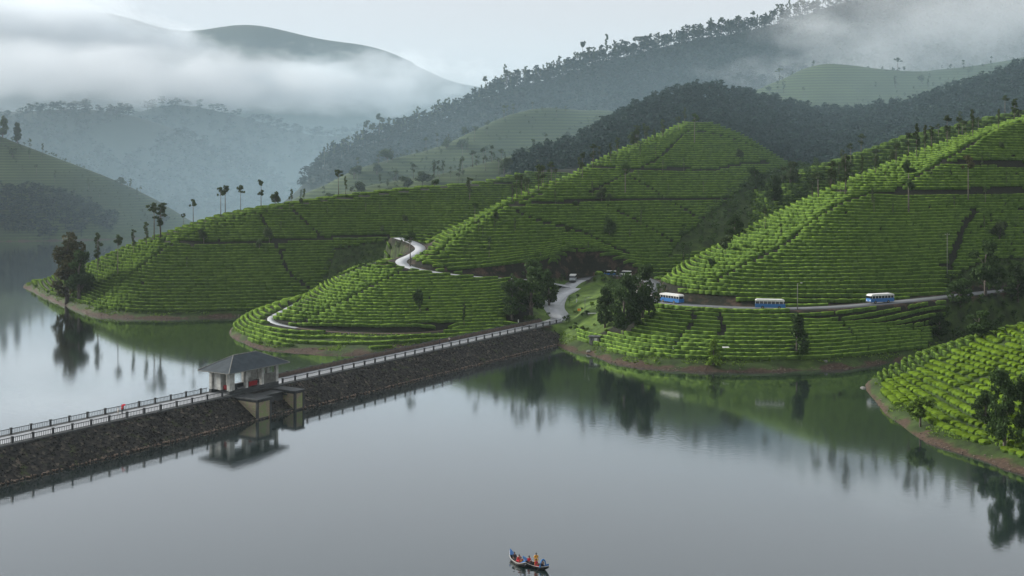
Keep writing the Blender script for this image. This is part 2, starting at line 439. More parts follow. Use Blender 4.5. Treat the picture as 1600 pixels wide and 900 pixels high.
HILLS['K'] = [   # far mountain
    (-500, [Z(80, 2500), P(-40, 3000), Z(60, 3900)]),
    (-100, [Z(80, 2500), P(4, 3000), Z(60, 3900)]),
    (20, [Z(80, 2500), P(10, 3000), Z(60, 3900)]),
    (110, [Z(80, 2500), P(0, 3000), Z(60, 3900)]),
    (190, [Z(80, 2500), P(-4, 3000), Z(60, 3900)]),
    (260, [Z(80, 2500), P(45, 3000), Z(60, 3900)]),
    (320, [Z(80, 2500), P(38, 3000), Z(60, 3900)]),
    (375, [Z(80, 2500), P(24, 3000), Z(60, 3900)]),
    (430, [Z(80, 2500), P(37, 3000), Z(60, 3900)]),
    (500, [Z(80, 2500), P(57, 3000), Z(60, 3900)]),
    (565, [Z(80, 2500), P(67, 3000), Z(60, 3900)]),
    (610, [Z(80, 2500), P(80, 3000), Z(60, 3900)]),
    (650, [Z(80, 2500), P(100, 3000), Z(60, 3900)]),
    (700, [Z(80, 2500), P(120, 3000), Z(60, 3900)]),
    (760, [Z(80, 2500), P(136, 3000), Z(60, 3900)]),
    (900, [Z(80, 2500), P(175, 3000), Z(60, 3900)]),
    (1200, [Z(80, 2500), P(230, 3000), Z(60, 3900)]),
]
HID = {k: i + 1 for i, k in enumerate(HILLS)}

def pchip(xk, yk, x):
    xk = np.asarray(xk, float); yk = np.asarray(yk, float)
    h = np.diff(xk); d = np.diff(yk) / h
    m = np.zeros_like(yk); m[0], m[-1] = d[0], d[-1]
    for i in range(1, len(yk) - 1):
        if d[i - 1] * d[i] > 0:
            w1 = 2 * h[i] + h[i - 1]; w2 = h[i] + 2 * h[i - 1]
            m[i] = (w1 + w2) / (w1 / d[i - 1] + w2 / d[i])
    i = np.clip(np.searchsorted(xk, x) - 1, 0, len(xk) - 2); t = (x - xk[i]) / h[i]
    return ((2 * t**3 - 3 * t**2 + 1) * yk[i] + (t**3 - 2 * t**2 + t) * h[i] * m[i] + (-2 * t**3 + 3 * t**2) * yk[i + 1] + (t**3 - t**2) * h[i] * m[i + 1])

def hill_z(st, u, D):
    us = [s[0] for s in st]; K = len(st[0][1])
    out = np.full(u.shape, -99.0); ok = (u >= us[0]) & (u <= us[-1]); uu = u[ok]; dd = D[ok]
    if uu.size == 0: return out
    ut = np.linspace(us[0], us[-1], 1200)
    tab = [(np.interp(uu, ut, pchip(us, [s[1][k][0] for s in st], ut)), np.interp(uu, ut, pchip(us, [s[1][k][1] for s in st], ut))) for k in range(K)]
    z = tab[0][1] - (tab[0][0] - dd) * 0.55
    for k in range(K - 1):
        D0, z0 = tab[k]; D1, z1 = tab[k + 1]
        t = np.clip((dd - D0) / np.maximum(D1 - D0, 0.5), 0, 1)
        z = np.where(dd > D0, z0 + (z1 - z0) * t, z)
    z = np.where(dd > tab[-1][0], tab[-1][1] - (dd - tab[-1][0]) * 0.5, z)
    out[ok] = z
    return out

def seq(a, b, step): return np.arange(a, b, step)
GX = np.concatenate([-np.geomspace(2600, 262, 46), seq(-258, -70, 2.0), seq(-70, 250, 1.5), seq(250, 330, 2.5), np.geomspace(332, 2600, 44)])
GY = np.concatenate([seq(60, 180, 8.0), seq(180, 520, 1.5), seq(520, 720, 2.2), seq(720, 1120, 5.0), seq(1120, 1500, 14), seq(1500, 4100, 32)])
XX, YY = np.meshgrid(GX, GY)
UU = 800 + FOC * XX / YY
ZL = []
for k, st in HILLS.items():
    z = hill_z(st, UU, YY)
    if k in 'FGIJK' or k in ('GG', 'FF', 'FM', 'DD'):
        amp = {'K': 46, 'J': 40, 'I': 44, 'F': 9, 'G': 4}.get(k, 3.0)
        z = np.where(z > -20, z + amp * fbm(XX, YY, amp * 9 + 30, 4, HID[k]) * np.clip(z / 40, 0, 1), z)
    ZL.append(z)
ZL = np.array(ZL)
base = np.full(XX.shape, -6.0)
ramp_u = np.clip((UU - 600) / 120, 0, 1); ramp_d = np.clip((YY - 470) / 60, 0, 1)
base = np.maximum(base, -6 + ramp_u * ramp_d * (18 + np.clip((YY - 520) * 0.09, 0, 60)))
ZG = np.maximum(ZL.max(0), base)
HG = np.where(ZL.max(0) > base, ZL.argmax(0) + 1, 0)
HG[ZG < -3] = 0

def blur(a, s):
    r = int(3 * s) + 1; k = np.exp(-0.5 * (np.arange(-r, r + 1) / s) ** 2); k /= k.sum()
    p = np.pad(a, r, mode='edge')
    p = sum(k[i] * p[:, i:i + a.shape[1]] for i in range(2 * r + 1))
    return sum(k[i] * p[i:i + a.shape[0], :] for i in range(2 * r + 1))
ZG = blur(ZG, 1.6)
near = (YY < 720)
ZG = ZG + np.where(near, 0.15 * fbm(XX, YY, 14, 3, 5) + 1.6 * fbm(XX, YY, 60, 2, 8) * np.clip((ZG - 3) / 12, 0, 1), 0)

# uneven shoreline: small coves and points
ZG = ZG + np.where(near, 1.5 * fbm(XX, YY, 20, 4, 21) * np.exp(-(ZG / 2.6) ** 2), 0)

def sample(A, x, y):
    x = np.asarray(x, float); y = np.asarray(y, float)
    i = np.clip(np.searchsorted(GX, x) - 1, 0, len(GX) - 2); j = np.clip(np.searchsorted(GY, y) - 1, 0, len(GY) - 2)
    fx = np.clip((x - GX[i]) / (GX[i + 1] - GX[i]), 0, 1); fy = np.clip((y - GY[j]) / (GY[j + 1] - GY[j]), 0, 1)
    return (A[j, i] * (1 - fx) + A[j, i + 1] * fx) * (1 - fy) + (A[j + 1, i] * (1 - fx) + A[j + 1, i + 1] * fx) * fy
def sample_id(x, y):
    i = np.clip(np.searchsorted(GX, x), 1, len(GX) - 1); j = np.clip(np.searchsorted(GY, y), 1, len(GY) - 1)
    i = i - (x - GX[i - 1] < GX[i] - x); j = j - (y - GY[j - 1] < GY[j] - y)
    return HG[j, i]
def zt(x, y): return float(sample(ZG, x, y))

def catmull(pts, step):
    pts = np.asarray(pts, float); out = []
    p = np.vstack([2 * pts[0] - pts[1], pts, 2 * pts[-1] - pts[-2]])
    for i in range(1, len(p) - 2):
        n = max(2, int(np.linalg.norm(p[i + 1] - p[i]) / step))
        for t in np.linspace(0, 1, n, endpoint=False):
            a, b, c, d = p[i - 1], p[i], p[i + 1], p[i + 2]
            out.append(0.5 * (2 * b + (c - a) * t + (2 * a - 5 * b + 4 * c - d) * t * t + (3 * b - a - 3 * c + d) * t ** 3))
    out.append(p[-2]); return np.array(out)

def near_line(x, y, line):
    """distance to a polyline and the interpolated third column at the nearest point"""
    best = np.full(x.shape, 1e9); zz = np.zeros(x.shape)
    for a, b in zip(line[:-1], line[1:]):
        d = b[:2] - a[:2]; L = max(d @ d, 1e-9)
        t = np.clip(((x - a[0]) * d[0] + (y - a[1]) * d[1]) / L, 0, 1)
        r = np.hypot(x - a[0] - t * d[0], y - a[1] - t * d[1])
        m = r < best; best[m] = r[m]; zz[m] = (a[2] + t * (b[2] - a[2]))[m] if len(a) > 2 else 0
    return best, zz

# roads, centre lines in metres
DAM_Z = 5.0
DA = np.array([-96.0, 216.0]); DB = np.array([17.6, 397.0])         # lake-side edge of the crest at the photo's left border and at its far end
dvec = (DB - DA) / np.linalg.norm(DB - DA); dnrm = np.array([-dvec[1], dvec[0]])   # away from the camera side
ROAD_W = 5.6
mid = lambda s: DA + dvec * s + dnrm * 3.6                          # crest centre line
DAM_L = np.linalg.norm(DB - DA)
end = mid(DAM_L)
main_road = catmull([(*mid(DAM_L - 14), DAM_Z), (*mid(DAM_L - 2), DAM_Z), (17.5, 410, 5.3), (16.5, 425, 6.6), (18.0, 440, 8.4), (21.5, 455, 10.4), (26, 468, 12.2), (33, 475, 13.4), (43, 474, 14.2), (51, 463, 14.3), (54, 444, 14.2), (51, 420, 13.8), (45, 404, 13.6),
                     (46, 391, 13.5), (54, 377, 13.5), (68, 368, 13.5), (85, 363, 13.6), (104, 364, 14.1), (124, 371, 14.8), (142, 381, 15.2), (165, 394, 15.8), (200, 410, 16.5), (240, 424, 17.2)], 3.0)
upper_road = catmull([(23, 460, 11.2), (17, 459, 12.4), (9, 451, 14.4), (0, 444, 15.6), (-14, 436, 17.2), (-26, 434, 18.6), (-36, 438, 19.8), (-42, 446, 20.9), (-43.5, 455, 22), (-40, 466, 23.4), (-38, 478, 25), (-42, 492, 26.5), (-50, 506, 28)], 1.5)
lane = catmull([(-22, 389, 3.2), (-35, 383.5, 3.0), (-50, 384, 3.0), (-63, 387, 3.2), (-73, 391, 3.8), (-81, 396, 4.6), (-84.5, 403, 5.5), (-83, 413, 6.5), (-79.5, 424, 8.0), (-76, 436, 8.0)], 2.0)

def carve(line, w, blend, drop=0.0):
    global ZG
    lo = line[:, :2].min(0) - 20; hi = line[:, :2].max(0) + 20
    m = (XX > lo[0]) & (XX < hi[0]) & (YY > lo[1]) & (YY < hi[1])
    d, z = near_line(XX[m], YY[m], line)
    t = np.clip((d - w) / blend, 0, 1); t = t * t * (3 - 2 * t)
    ZG[m] = (z - drop) * (1 - t) + ZG[m] * t
carve(upper_road, 3.8, 4.0); carve(main_road, 4.4, 4.5); carve(lane, 1.8, 2.5)

def hit(u, y, dmin=190, dmax=1400):
    """the point of the land seen at a photo position"""
    D = np.arange(dmin, dmax, 0.5)
    x = (u - 800) * D / FOC; z = CAM_H - (y - HOR) * D / FOC
    b = np.where(sample(ZG, x, D) >= z)[0]
    i = b[0] if len(b) else len(D) - 1
    return np.array((x[i], D[i], sample(ZG, x[i], D[i])))

# ---- ground sheet
ni, nj = len(GX), len(GY)
idx = np.arange(ni * nj).reshape(nj, ni)
F4 = np.stack([idx[:-1, :-1], idx[:-1, 1:], idx[1:, 1:], idx[1:, :-1]], -1).reshape(-1, 4)
ter = np_mesh('terrain', np.stack([XX.ravel(), YY.ravel(), ZG.ravel()], -1), F4, True)
def attr(name, a):
    at = ter.attributes.new(name, 'FLOAT', 'POINT'); at.data.foreach_set('value', a.astype(np.float32).ravel())
wood = np.isin(HG, [HID[k] for k in ('F', 'G', 'K', 'J', 'I')]).astype(float)
tea_zone = np.isin(HG, [HID[k] for k in ('FF', 'FM', 'GG', 'DD', 'H')]).astype(float)
cutb = np.zeros_like(ZG)
for ln, w in ((main_road, 8.5), (upper_road, 8.5)):
    m = (XX > -70) & (XX < 260) & (YY > 340) & (YY < 520)
    d, zr = near_line(XX[m], YY[m], ln)
    v = np.clip((w + 1.5 - d) / 2.0, 0, 1) * (ZG[m] > zr - 0.6)
    cutb[m] = np.maximum(cutb[m], v)
def in_poly(u, y, poly):
    ins = np.zeros(u.shape, bool); n = len(poly)
    for i in range(n):
        (x0, y0), (x1, y1) = poly[i], poly[(i + 1) % n]
        c = ((y0 > y) != (y1 > y)) & (u < (x1 - x0) * (y - y0) / (y1 - y0 + 1e-9) + x0); ins ^= c
    return ins
def to_px(x, y, z): return 800 + FOC * x / y, HOR + (CAM_H - z) * FOC / y
# scrub and woodland that interrupts the tea, outlined on the photo
GULLY = [(1095, 345), (1150, 300), (1180, 275), (1235, 262), (1300, 262), (1260, 330), (1180, 365), (1090, 395), (1040, 405), (1060, 375)]
SCRUB_A = [(500, 450), (520, 390), (585, 380), (640, 372), (650, 385), (560, 425)]
SCRUB_D = [(1440, 560), (1470, 500), (1480, 440), (1530, 410), (1640, 400), (1640, 560)]
JUNC = [(785, 505), (790, 440), (830, 425), (870, 430), (1010, 425), (1050, 455), (1020, 478), (990, 520), (930, 525), (880, 505)]
tilled_shade = np.isin(HG, [HID[k] for k in 'ABCD']).astype(float) * np.clip((ZG - 2.6) * 2, 0, 1)  # tea ground to be darkened with the shade between bushes
gu, gv = to_px(XX, YY, ZG)
for pg in (GULLY, SCRUB_A, SCRUB_D): tilled_shade[in_poly(gu, gv, pg) & near] = 0
jx = np.hypot((XX - 30) / 24, (YY - 425) / 55) < 1; tilled_shade[jx] = 0        # open grass around the junction
cutb[jx] *= (ZG[jx] > 12.5)
lawn = blur(jx.astype(float), 1.5) * (YY < 470); attr('lawn', lawn)
attr('tilled_shade', tilled_shade); attr('wood', blur(wood, 1.0)); attr('field', blur(tea_zone, 1.0)); attr('cut', cutb)

m, nt, b = new_mat('hillside_soil_and_grass')
def A(nm):
    a = N(nt, 'ShaderNodeAttribute'); a.attribute_name = nm; return a.outputs['Fac']
f0 = noise(nt, 0.10, 6, .65); f1 = noise(nt, 0.25, 6); f2 = noise(nt, 1.3, 5); f3 = noise(nt, 0.018, 5)
grass = ramp(nt, f1, [(0.3, (0.014, 0.022, 0.008)), (0.55, (0.030, 0.050, 0.012)), (0.75, (0.055, 0.085, 0.018))])
soil = ramp(nt, f2, [(0.3, (0.026, 0.018, 0.012)), (0.6, (0.058, 0.039, 0.027)), (0.85, (0.105, 0.078, 0.057))])
woodc = ramp(nt, f1, [(0.3, (0.008, 0.013, 0.009)), (0.7, (0.020, 0.030, 0.018))])
lawnc = ramp(nt, f1, [(0.35, (0.030, 0.055, 0.012)), (0.65, (0.085, 0.135, 0.025))])
soil_shade_c = ramp(nt, f2, [(0.3, (0.007, 0.009, 0.006)), (0.7, (0.016, 0.017, 0.009))])  # tea soil, nearly black because the shade between hedges is painted in
fieldc = ramp(nt, f3, [(0.35, (0.030, 0.045, 0.018)), (0.65, (0.065, 0.090, 0.030))])
geo = N(nt, 'ShaderNodeNewGeometry'); sp = N(nt, 'ShaderNodeSeparateXYZ'); nt.links.new(geo.outputs['Position'], sp.inputs[0])
zn = N(nt, 'ShaderNodeMath', operation='MULTIPLY_ADD'); zn.inputs[1].default_value = 6.0; nt.links.new(f0, zn.inputs[0]); nt.links.new(sp.outputs[2], zn.inputs[2])
sh = N(nt, 'ShaderNodeMapRange'); sh.inputs[1].default_value = 4.0; sh.inputs[2].default_value = 3.4; nt.links.new(zn.outputs[0], sh.inputs[0])
rw = N(nt, 'ShaderNodeMath', operation='SINE'); rk = N(nt, 'ShaderNodeMath', operation='MULTIPLY'); rk.inputs[1].default_value = 2.6
nt.links.new(sp.outputs[2], rk.inputs[0]); nt.links.new(rk.outputs[0], rw.inputs[0])
fieldc = mixc(nt, ramp(nt, rw.outputs[0], [(0.2, (.75, .75, .75)), (0.8, (0, 0, 0))]), fieldc, (0.018, 0.030, 0.012))
c = mixc(nt, A('field'), grass, fieldc)
c = mixc(nt, A('lawn'), c, lawnc)
c = mixc(nt, A('wood'), c, woodc)
c = mixc(nt, A('tilled_shade'), c, soil_shade_c)
c = mixc(nt, A('cut'), c, soil_shade_c)  # dark bank growth, with the shade above the road painted in
cutm = N(nt, 'ShaderNodeMath', operation='MULTIPLY'); nt.links.new(A('cut'), cutm.inputs[0])
cr = N(nt, 'ShaderNodeMapRange'); cr.inputs[1].default_value = 0.50; cr.inputs[2].default_value = 0.62; nt.links.new(f1, cr.inputs[0]); nt.links.new(cr.outputs[0], cutm.inputs[1])
c = mixc(nt, cutm.outputs[0], c, soil)
c = mixc(nt, sh.outputs[0], c, soil)
nt.links.new(c, b.inputs['Base Color']); b.inputs['Roughness'].default_value = 0.9; b.inputs['Specular IOR Level'].default_value = 0.15
bump(nt, b, f2, 0.6, 0.25)
ground = tag(link('terrain', ter, None, m), kind='structure')

# ---- lake
m, nt, b = new_mat('lake_water')
b.inputs['Base Color'].default_value = (0.012, 0.020, 0.019, 1); b.inputs['Roughness'].default_value = 0.065
b.inputs['IOR'].default_value = 2.4; b.inputs['Specular IOR Level'].default_value = 0.5
tc = N(nt, 'ShaderNodeTexCoord')
n1 = N(nt, 'ShaderNodeTexNoise'); n1.inputs['Scale'].default_value = 0.9; n1.inputs['Detail'].default_value = 4
nt.links.new(tc.outputs['Object'], n1.inputs[0])
n2 = N(nt, 'ShaderNodeTexNoise'); n2.inputs['Scale'].default_value = 0.012; n2.inputs['Detail'].default_value = 3
nt.links.new(tc.outputs['Object'], n2.inputs[0])
st = N(nt, 'ShaderNodeMapRange'); st.inputs[1].default_value = 0.35; st.inputs[2].default_value = 0.65; st.inputs[3].default_value = 0.05; st.inputs[4].default_value = 0.22
nt.links.new(n2.outputs[0], st.inputs[0])
bp = N(nt, 'ShaderNodeBump'); bp.inputs['Distance'].default_value = 0.05
# rings spreading from the boats
wp = N(nt, 'ShaderNodeNewGeometry'); ws = N(nt, 'ShaderNodeVectorMath', operation='DISTANCE'); ws.inputs[1].default_value = (2.3, 165.2, 0); nt.links.new(wp.outputs['Position'], ws.inputs[0])
w1 = N(nt, 'ShaderNodeMath', operation='MULTIPLY'); w1.inputs[1].default_value = 7.0; nt.links.new(ws.outputs['Value'], w1.inputs[0])
w2 = N(nt, 'ShaderNodeMath', operation='SINE'); nt.links.new(w1.outputs[0], w2.inputs[0])
w3 = N(nt, 'ShaderNodeMapRange', interpolation_type='SMOOTHSTEP'); w3.inputs[1].default_value = 8.0; w3.inputs[2].default_value = 1.5; w3.inputs[3].default_value = 0; w3.inputs[4].default_value = 0.9; nt.links.new(ws.outputs['Value'], w3.inputs[0])
w4 = N(nt, 'ShaderNodeMath', operation='MULTIPLY_ADD'); nt.links.new(w2.outputs[0], w4.inputs[0]); nt.links.new(w3.outputs[0], w4.inputs[1]); nt.links.new(n1.outputs[0], w4.inputs[2])
nt.links.new(st.outputs[0], bp.inputs['Strength']); nt.links.new(w4.outputs[0], bp.inputs['Height']); b.inputs['Specular IOR Level'].default_value = 0.0; b.inputs['Roughness'].default_value = 1.0
gl = N(nt, 'ShaderNodeBsdfGlossy'); gl.inputs['Roughness'].default_value = 0.065; gl.inputs['Color'].default_value = (0.97, 0.985, 1.0, 1); nt.links.new(bp.outputs[0], gl.inputs['Normal'])
fr = N(nt, 'ShaderNodeFresnel'); fr.inputs['IOR'].default_value = 1.4
fm = N(nt, 'ShaderNodeMath', operation='MULTIPLY'); fm.inputs[1].default_value = 1.8; fm.use_clamp = True; nt.links.new(fr.outputs[0], fm.inputs[0])
ms = N(nt, 'ShaderNodeMixShader'); nt.links.new(fm.outputs[0], ms.inputs[0]); nt.links.new(b.outputs[0], ms.inputs[1]); nt.links.new(gl.outputs[0], ms.inputs[2])
nt.links.new(ms.outputs[0], nt.nodes['Material Output'].inputs[0])
wm = np_mesh('water', [(-2600, 20, 0), (2600, 20, 0), (2600, 2400, 0), (-2600, 2400, 0)], [(0, 1, 2, 3)])
tag(link('water', wm, None, m), kind='structure')

# ---- haze
HAZE_D = 0.00004
m = bpy.data.materials.new('haze_air'); m.use_nodes = True; nt = m.node_tree; nt.nodes.clear()
o_ = N(nt, 'ShaderNodeOutputMaterial'); v_ = N(nt, 'ShaderNodeVolumePrincipled')
v_.inputs['Color'].default_value = (0.80, 0.93, 1.0, 1); v_.inputs['Density'].default_value = HAZE_D
v_.inputs['Anisotropy'].default_value = 0.2
nt.links.new(v_.outputs[0], o_.inputs['Volume'])
hz = MB().box(-2700, 2700, -60, 4150, -9, 520).build('haze', m)
tag(hz, kind='stuff')

def mist(lab, center, radii, dens, nscale, lo, hi, rot=(0, 0, 0), seed=0.0):
    m = bpy.data.materials.new('mist_air'); m.use_nodes = True; nt = m.node_tree; nt.nodes.clear()
    o_ = N(nt, 'ShaderNodeOutputMaterial'); v_ = N(nt, 'ShaderNodeVolumePrincipled')
    v_.inputs['Color'].default_value = (0.87, 0.90, 0.93, 1); v_.inputs['Anisotropy'].default_value = 0.0
    tc = N(nt, 'ShaderNodeTexCoord'); ln = N(nt, 'ShaderNodeVectorMath', operation='LENGTH'); nt.links.new(tc.outputs['Object'], ln.inputs[0])
    geo = N(nt, 'ShaderNodeNewGeometry'); mp = N(nt, 'ShaderNodeMapping'); mp.inputs['Scale'].default_value = (1, 1, 1.8); mp.inputs['Location'].default_value = (seed, seed, seed)
    nt.links.new(geo.outputs['Position'], mp.inputs[0])
    nz = N(nt, 'ShaderNodeTexNoise'); nz.inputs['Scale'].default_value = nscale; nz.inputs['Detail'].default_value = 4.5; nz.inputs['Roughness'].default_value = 0.58
    nt.links.new(mp.outputs[0], nz.inputs['Vector'])
    fall = N(nt, 'ShaderNodeMapRange', interpolation_type='SMOOTHSTEP'); fall.inputs[1].default_value = 1.0; fall.inputs[2].default_value = 0.25; nt.links.new(ln.outputs['Value'], fall.inputs[0])
    # the edge is eaten by the noise
    ad = N(nt, 'ShaderNodeMath', operation='MULTIPLY_ADD'); ad.inputs[1].default_value = 2.6; nt.links.new(nz.outputs['Fac'], ad.inputs[0]); nt.links.new(fall.outputs[0], ad.inputs[2])
    mr = N(nt, 'ShaderNodeMapRange', interpolation_type='SMOOTHSTEP'); mr.inputs[1].default_value = lo; mr.inputs[2].default_value = hi; mr.inputs[3].default_value = 0; mr.inputs[4].default_value = dens
    nt.links.new(ad.outputs[0], mr.inputs[0]); nt.links.new(mr.outputs[0], v_.inputs['Density'])
    nt.links.new(v_.outputs[0], o_.inputs['Volume'])
    bm = bmesh.new(); bmesh.ops.create_icosphere(bm, subdivisions=2, radius=1.04)
    o = link('mist', bm_mesh('mist', bm), None, m); o.location = center; o.scale = radii; o.rotation_euler = rot
    return tag(o, lab, 'mist', kind='stuff')
mist('thick white fog bank hiding the left side of the far blue mountain', (-1010, 2350, 306), (480, 320, 160), 0.0150, 0.0065, 1.40, 2.2)
mist('long low tongue of fog lying before the far blue mountain', (-640, 2420, 246), (620, 220, 80), 0.0090, 0.0085, 1.45, 2.2, (0, R(3), 0), seed=5)
mist('fog thinning out over the right shoulder of the far mountain', (-290, 2520, 255), (370, 150, 105), 0.0085, 0.011, 1.60, 2.3, seed=9)
mist('ragged lower edge of fog creeping over the blue ridges', (-760, 1840, 222), (660, 220, 72), 0.0065, 0.012, 1.50, 2.2, (0, R(2), 0), seed=2)
mist('ragged mist drifting across the wooded skyline ridge', (470, 960, 192), (420, 95, 92), 0.0085, 0.015, 1.55, 2.3, (0, R(-10), 0), seed=3)
def damp_air(lab, center, radii, dens):
    m = bpy.data.materials.new('valley_air'); m.use_nodes = True; nt = m.node_tree; nt.nodes.clear()
    o_ = N(nt, 'ShaderNodeOutputMaterial'); v_ = N(nt, 'ShaderNodeVolumePrincipled')
    v_.inputs['Color'].default_value = (0.62, 0.86, 1.0, 1)
    tc = N(nt, 'ShaderNodeTexCoord'); ln = N(nt, 'ShaderNodeVectorMath', operation='LENGTH'); nt.links.new(tc.outputs['Object'], ln.inputs[0])
    mr = N(nt, 'ShaderNodeMapRange', interpolation_type='SMOOTHSTEP'); mr.inputs[1].default_value = 0.97; mr.inputs[2].default_value = 0.25; mr.inputs[4].default_value = dens
    nt.links.new(ln.outputs['Value'], mr.inputs[0]); nt.links.new(mr.outputs[0], v_.inputs['Density'])
    nt.links.new(v_.outputs[0], o_.inputs['Volume'])
    bm = bmesh.new(); bmesh.ops.create_icosphere(bm, subdivisions=3, radius=1)
    o = link('mist', bm_mesh('mist', bm), None, m); o.location = center; o.scale = radii
    tag(o, lab, 'mist', kind='stuff')
damp_air('blue damp air filling the far valley below the mountains', (-700, 2300, 150), (1900, 900, 420), 0.00030)
damp_air('blue damp air over the lake arm below the hazy left hill', (-560, 1250, 20), (760, 520, 210), 0.00042)
damp_air('blue damp air hanging behind the tea hills', (520, 1000, 20), (1050, 640, 230), 0.00150)
# ------------------------------------------------------------------ tea: rows along the contours, broken by paths
PATHS = [
    [(1122, 440), (1160, 418), (1220, 388), (1265, 352), (1290, 335), (1320, 318), (1350, 308), (1364, 303)],
    [(1300, 301), (1340, 302), (1400, 303), (1500, 302), (1600, 301)],
    [(1400, 300), (1430, 280), (1470, 257), (1510, 233), (1550, 208), (1598, 192)],
    [(1470, 257), (1520, 258), (1600, 258)],
    [(1525, 330), (1505, 360), (1490, 400), (1482, 424)],
    [(1086, 490), (1080, 510), (1055, 540)], [(1128, 490), (1128, 525)], [(1303, 490), (1335, 528)],
    [(690, 396), (710, 375), (745, 350), (790, 325), (820, 314), (850, 304)],
    [(790, 325), (830, 320), (900, 317), (1000, 315), (1060, 313), (1155, 314)],
    [(800, 328), (835, 345), (900, 362), (940, 380), (985, 400)],
    [(920, 304), (950, 288), (975, 275), (1000, 265), (1030, 248), (1050, 230), (1066, 214), (1080, 205)],
    [(925, 262), (970, 266), (1000, 266), (1060, 266), (1120, 266), (1160, 258), (1200, 255)],
    [(985, 278), (1015, 295), (1040, 313), (1080, 335), (1110, 355)],
    [(945, 322), (1000, 350), (1055, 382)],
    [(1085, 206), (1120, 212), (1170, 228), (1210, 247)],
    [(462, 510), (520, 482), (580, 450), (640, 418)],
    [(140, 478), (180, 450), (230, 412), (265, 384)],
    [(258, 376), (270, 381), (340, 380), (430, 379), (500, 375), (560, 371), (620, 372)],
    [(275, 382), (310, 365), (350, 348), (420, 330), (500, 316), (560, 309), (640, 300), (720, 292), (800, 287)],
    [(408, 338), (420, 360), (435, 390), (450, 425), (480, 450)],
    [(460, 332), (480, 350), (500, 372)],
    [(1455, 622), (1500, 606), (1545, 588)],
]
path_lines = []
for p in PATHS:
    fine = catmull([(a, b, 0) for a, b in p], 6.0)
    path_lines.append(np.array([hit(a, b) for a, b, _ in fine]))
# trodden ditch beside each path: sink the nearest ground a little and remember where it is bare
bare = np.zeros_like(ZG)
for ln in path_lines:
    lo = ln[:, :2].min(0) - 5; hi = ln[:, :2].max(0) + 5
    m_ = (XX > lo[0]) & (XX < hi[0]) & (YY > lo[1]) & (YY < hi[1])
    d, _ = near_line(XX[m_], YY[m_], ln)
    bare[m_] = np.maximum(bare[m_], np.clip(1.8 - d, 0, 1))

PHI = blur(ZG, 3.0)
gy_, gx_ = np.gradient(PHI, GY, GX)
slope_ = blur(np.hypot(gx_, gy_), 12)
ROAD_LINES = ((main_road, 5.2), (upper_road, 4.6), (lane, 2.6))
EXCL = []      # (x, y, r): kept clear for shrubs and trees

def tea_points(hids, cell, dz, zmin=2.6, box=(-250, 330, 190, 720), vis=None, seg=1.35):
    xs, ys = np.meshgrid(np.arange(box[0], box[1], cell), np.arange(box[2], box[3], cell))
    x = (xs + rng.uniform(-.5, .5, xs.shape) * cell).ravel(); y = (ys + rng.uniform(-.5, .5, ys.shape) * cell).ravel()
    u = 800 + FOC * x / y
    k = np.isin(sample_id(x, y), [HID[h] for h in hids]) & (u > -120) & (u < 1880)
    x, y = x[k], y[k]
    lv = np.round(sample(PHI, x, y) / dz)
    for it in range(3):
        gx = sample(gx_, x, y); gy = sample(gy_, x, y); g = np.hypot(gx, gy) + 1e-6
        mv = np.clip((lv * dz - sample(PHI, x, y)) / g, -1.6, 1.6)
        x = x + mv * gx / g; y = y + mv * gy / g
    z = sample(ZG, x, y)
    off = np.abs(lv * dz - sample(PHI, x, y)) / g
    ang = np.arctan2(gx, -gy)       # along the contour
    ok = (z > zmin) & (off < 0.3)
    for ln, w in ROAD_LINES:
        d, zr = near_line(x, y, ln)
        ok &= d > w + np.where(z > zr + 0.3, 2.6, 0.2) * (w > 3)
    for ln in path_lines:
        lo = ln[:, :2].min(0) - 3; hi = ln[:, :2].max(0) + 3
        i = np.where(ok & (x > lo[0]) & (x < hi[0]) & (y > lo[1]) & (y < hi[1]))[0]
        if len(i):
            d, _ = near_line(x[i], y[i], ln); ok[i[d < 1.35]] = False
    if vis is not None: ok &= vis(x, y, z)
    # old plants die: small random holes
    ok &= ~((vnoise(x, y, 3.0, 11) > .43))
    x, y, z, ang, lv = x[ok], y[ok], z[ok], ang[ok], lv[ok]
    key = (lv.astype(np.int64) * 40000 + np.floor((x + 500) / seg).astype(np.int64)) * 40000 + np.floor(y / seg).astype(np.int64)
    _, first = np.unique(key, return_index=True)
    return x[first], y[first], z[first], ang[first]

def hedge_template():
    """a clipped length of hedge: steep sides, flat plucking table on top"""
    v, f = [], []
    for xx, k in ((-1, .92), (0, 1.0), (1, .92)):
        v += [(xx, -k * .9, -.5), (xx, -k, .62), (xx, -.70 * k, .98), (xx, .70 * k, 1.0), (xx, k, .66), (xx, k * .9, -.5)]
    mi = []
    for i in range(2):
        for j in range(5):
            a = i * 6 + j; f += [(a, a + 6, a + 7), (a, a + 7, a + 1)]; mi += [0 if 1 <= j <= 3 else 1] * 2  # table takes the lit leaf tone, sides the shaded one
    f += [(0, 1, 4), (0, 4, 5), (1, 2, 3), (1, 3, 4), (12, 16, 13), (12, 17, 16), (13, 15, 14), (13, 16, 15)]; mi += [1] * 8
    return np.array(v), np.array(f)[:, ::-1], np.array(mi)
BT_V, BT_F, BT_M = hedge_template()

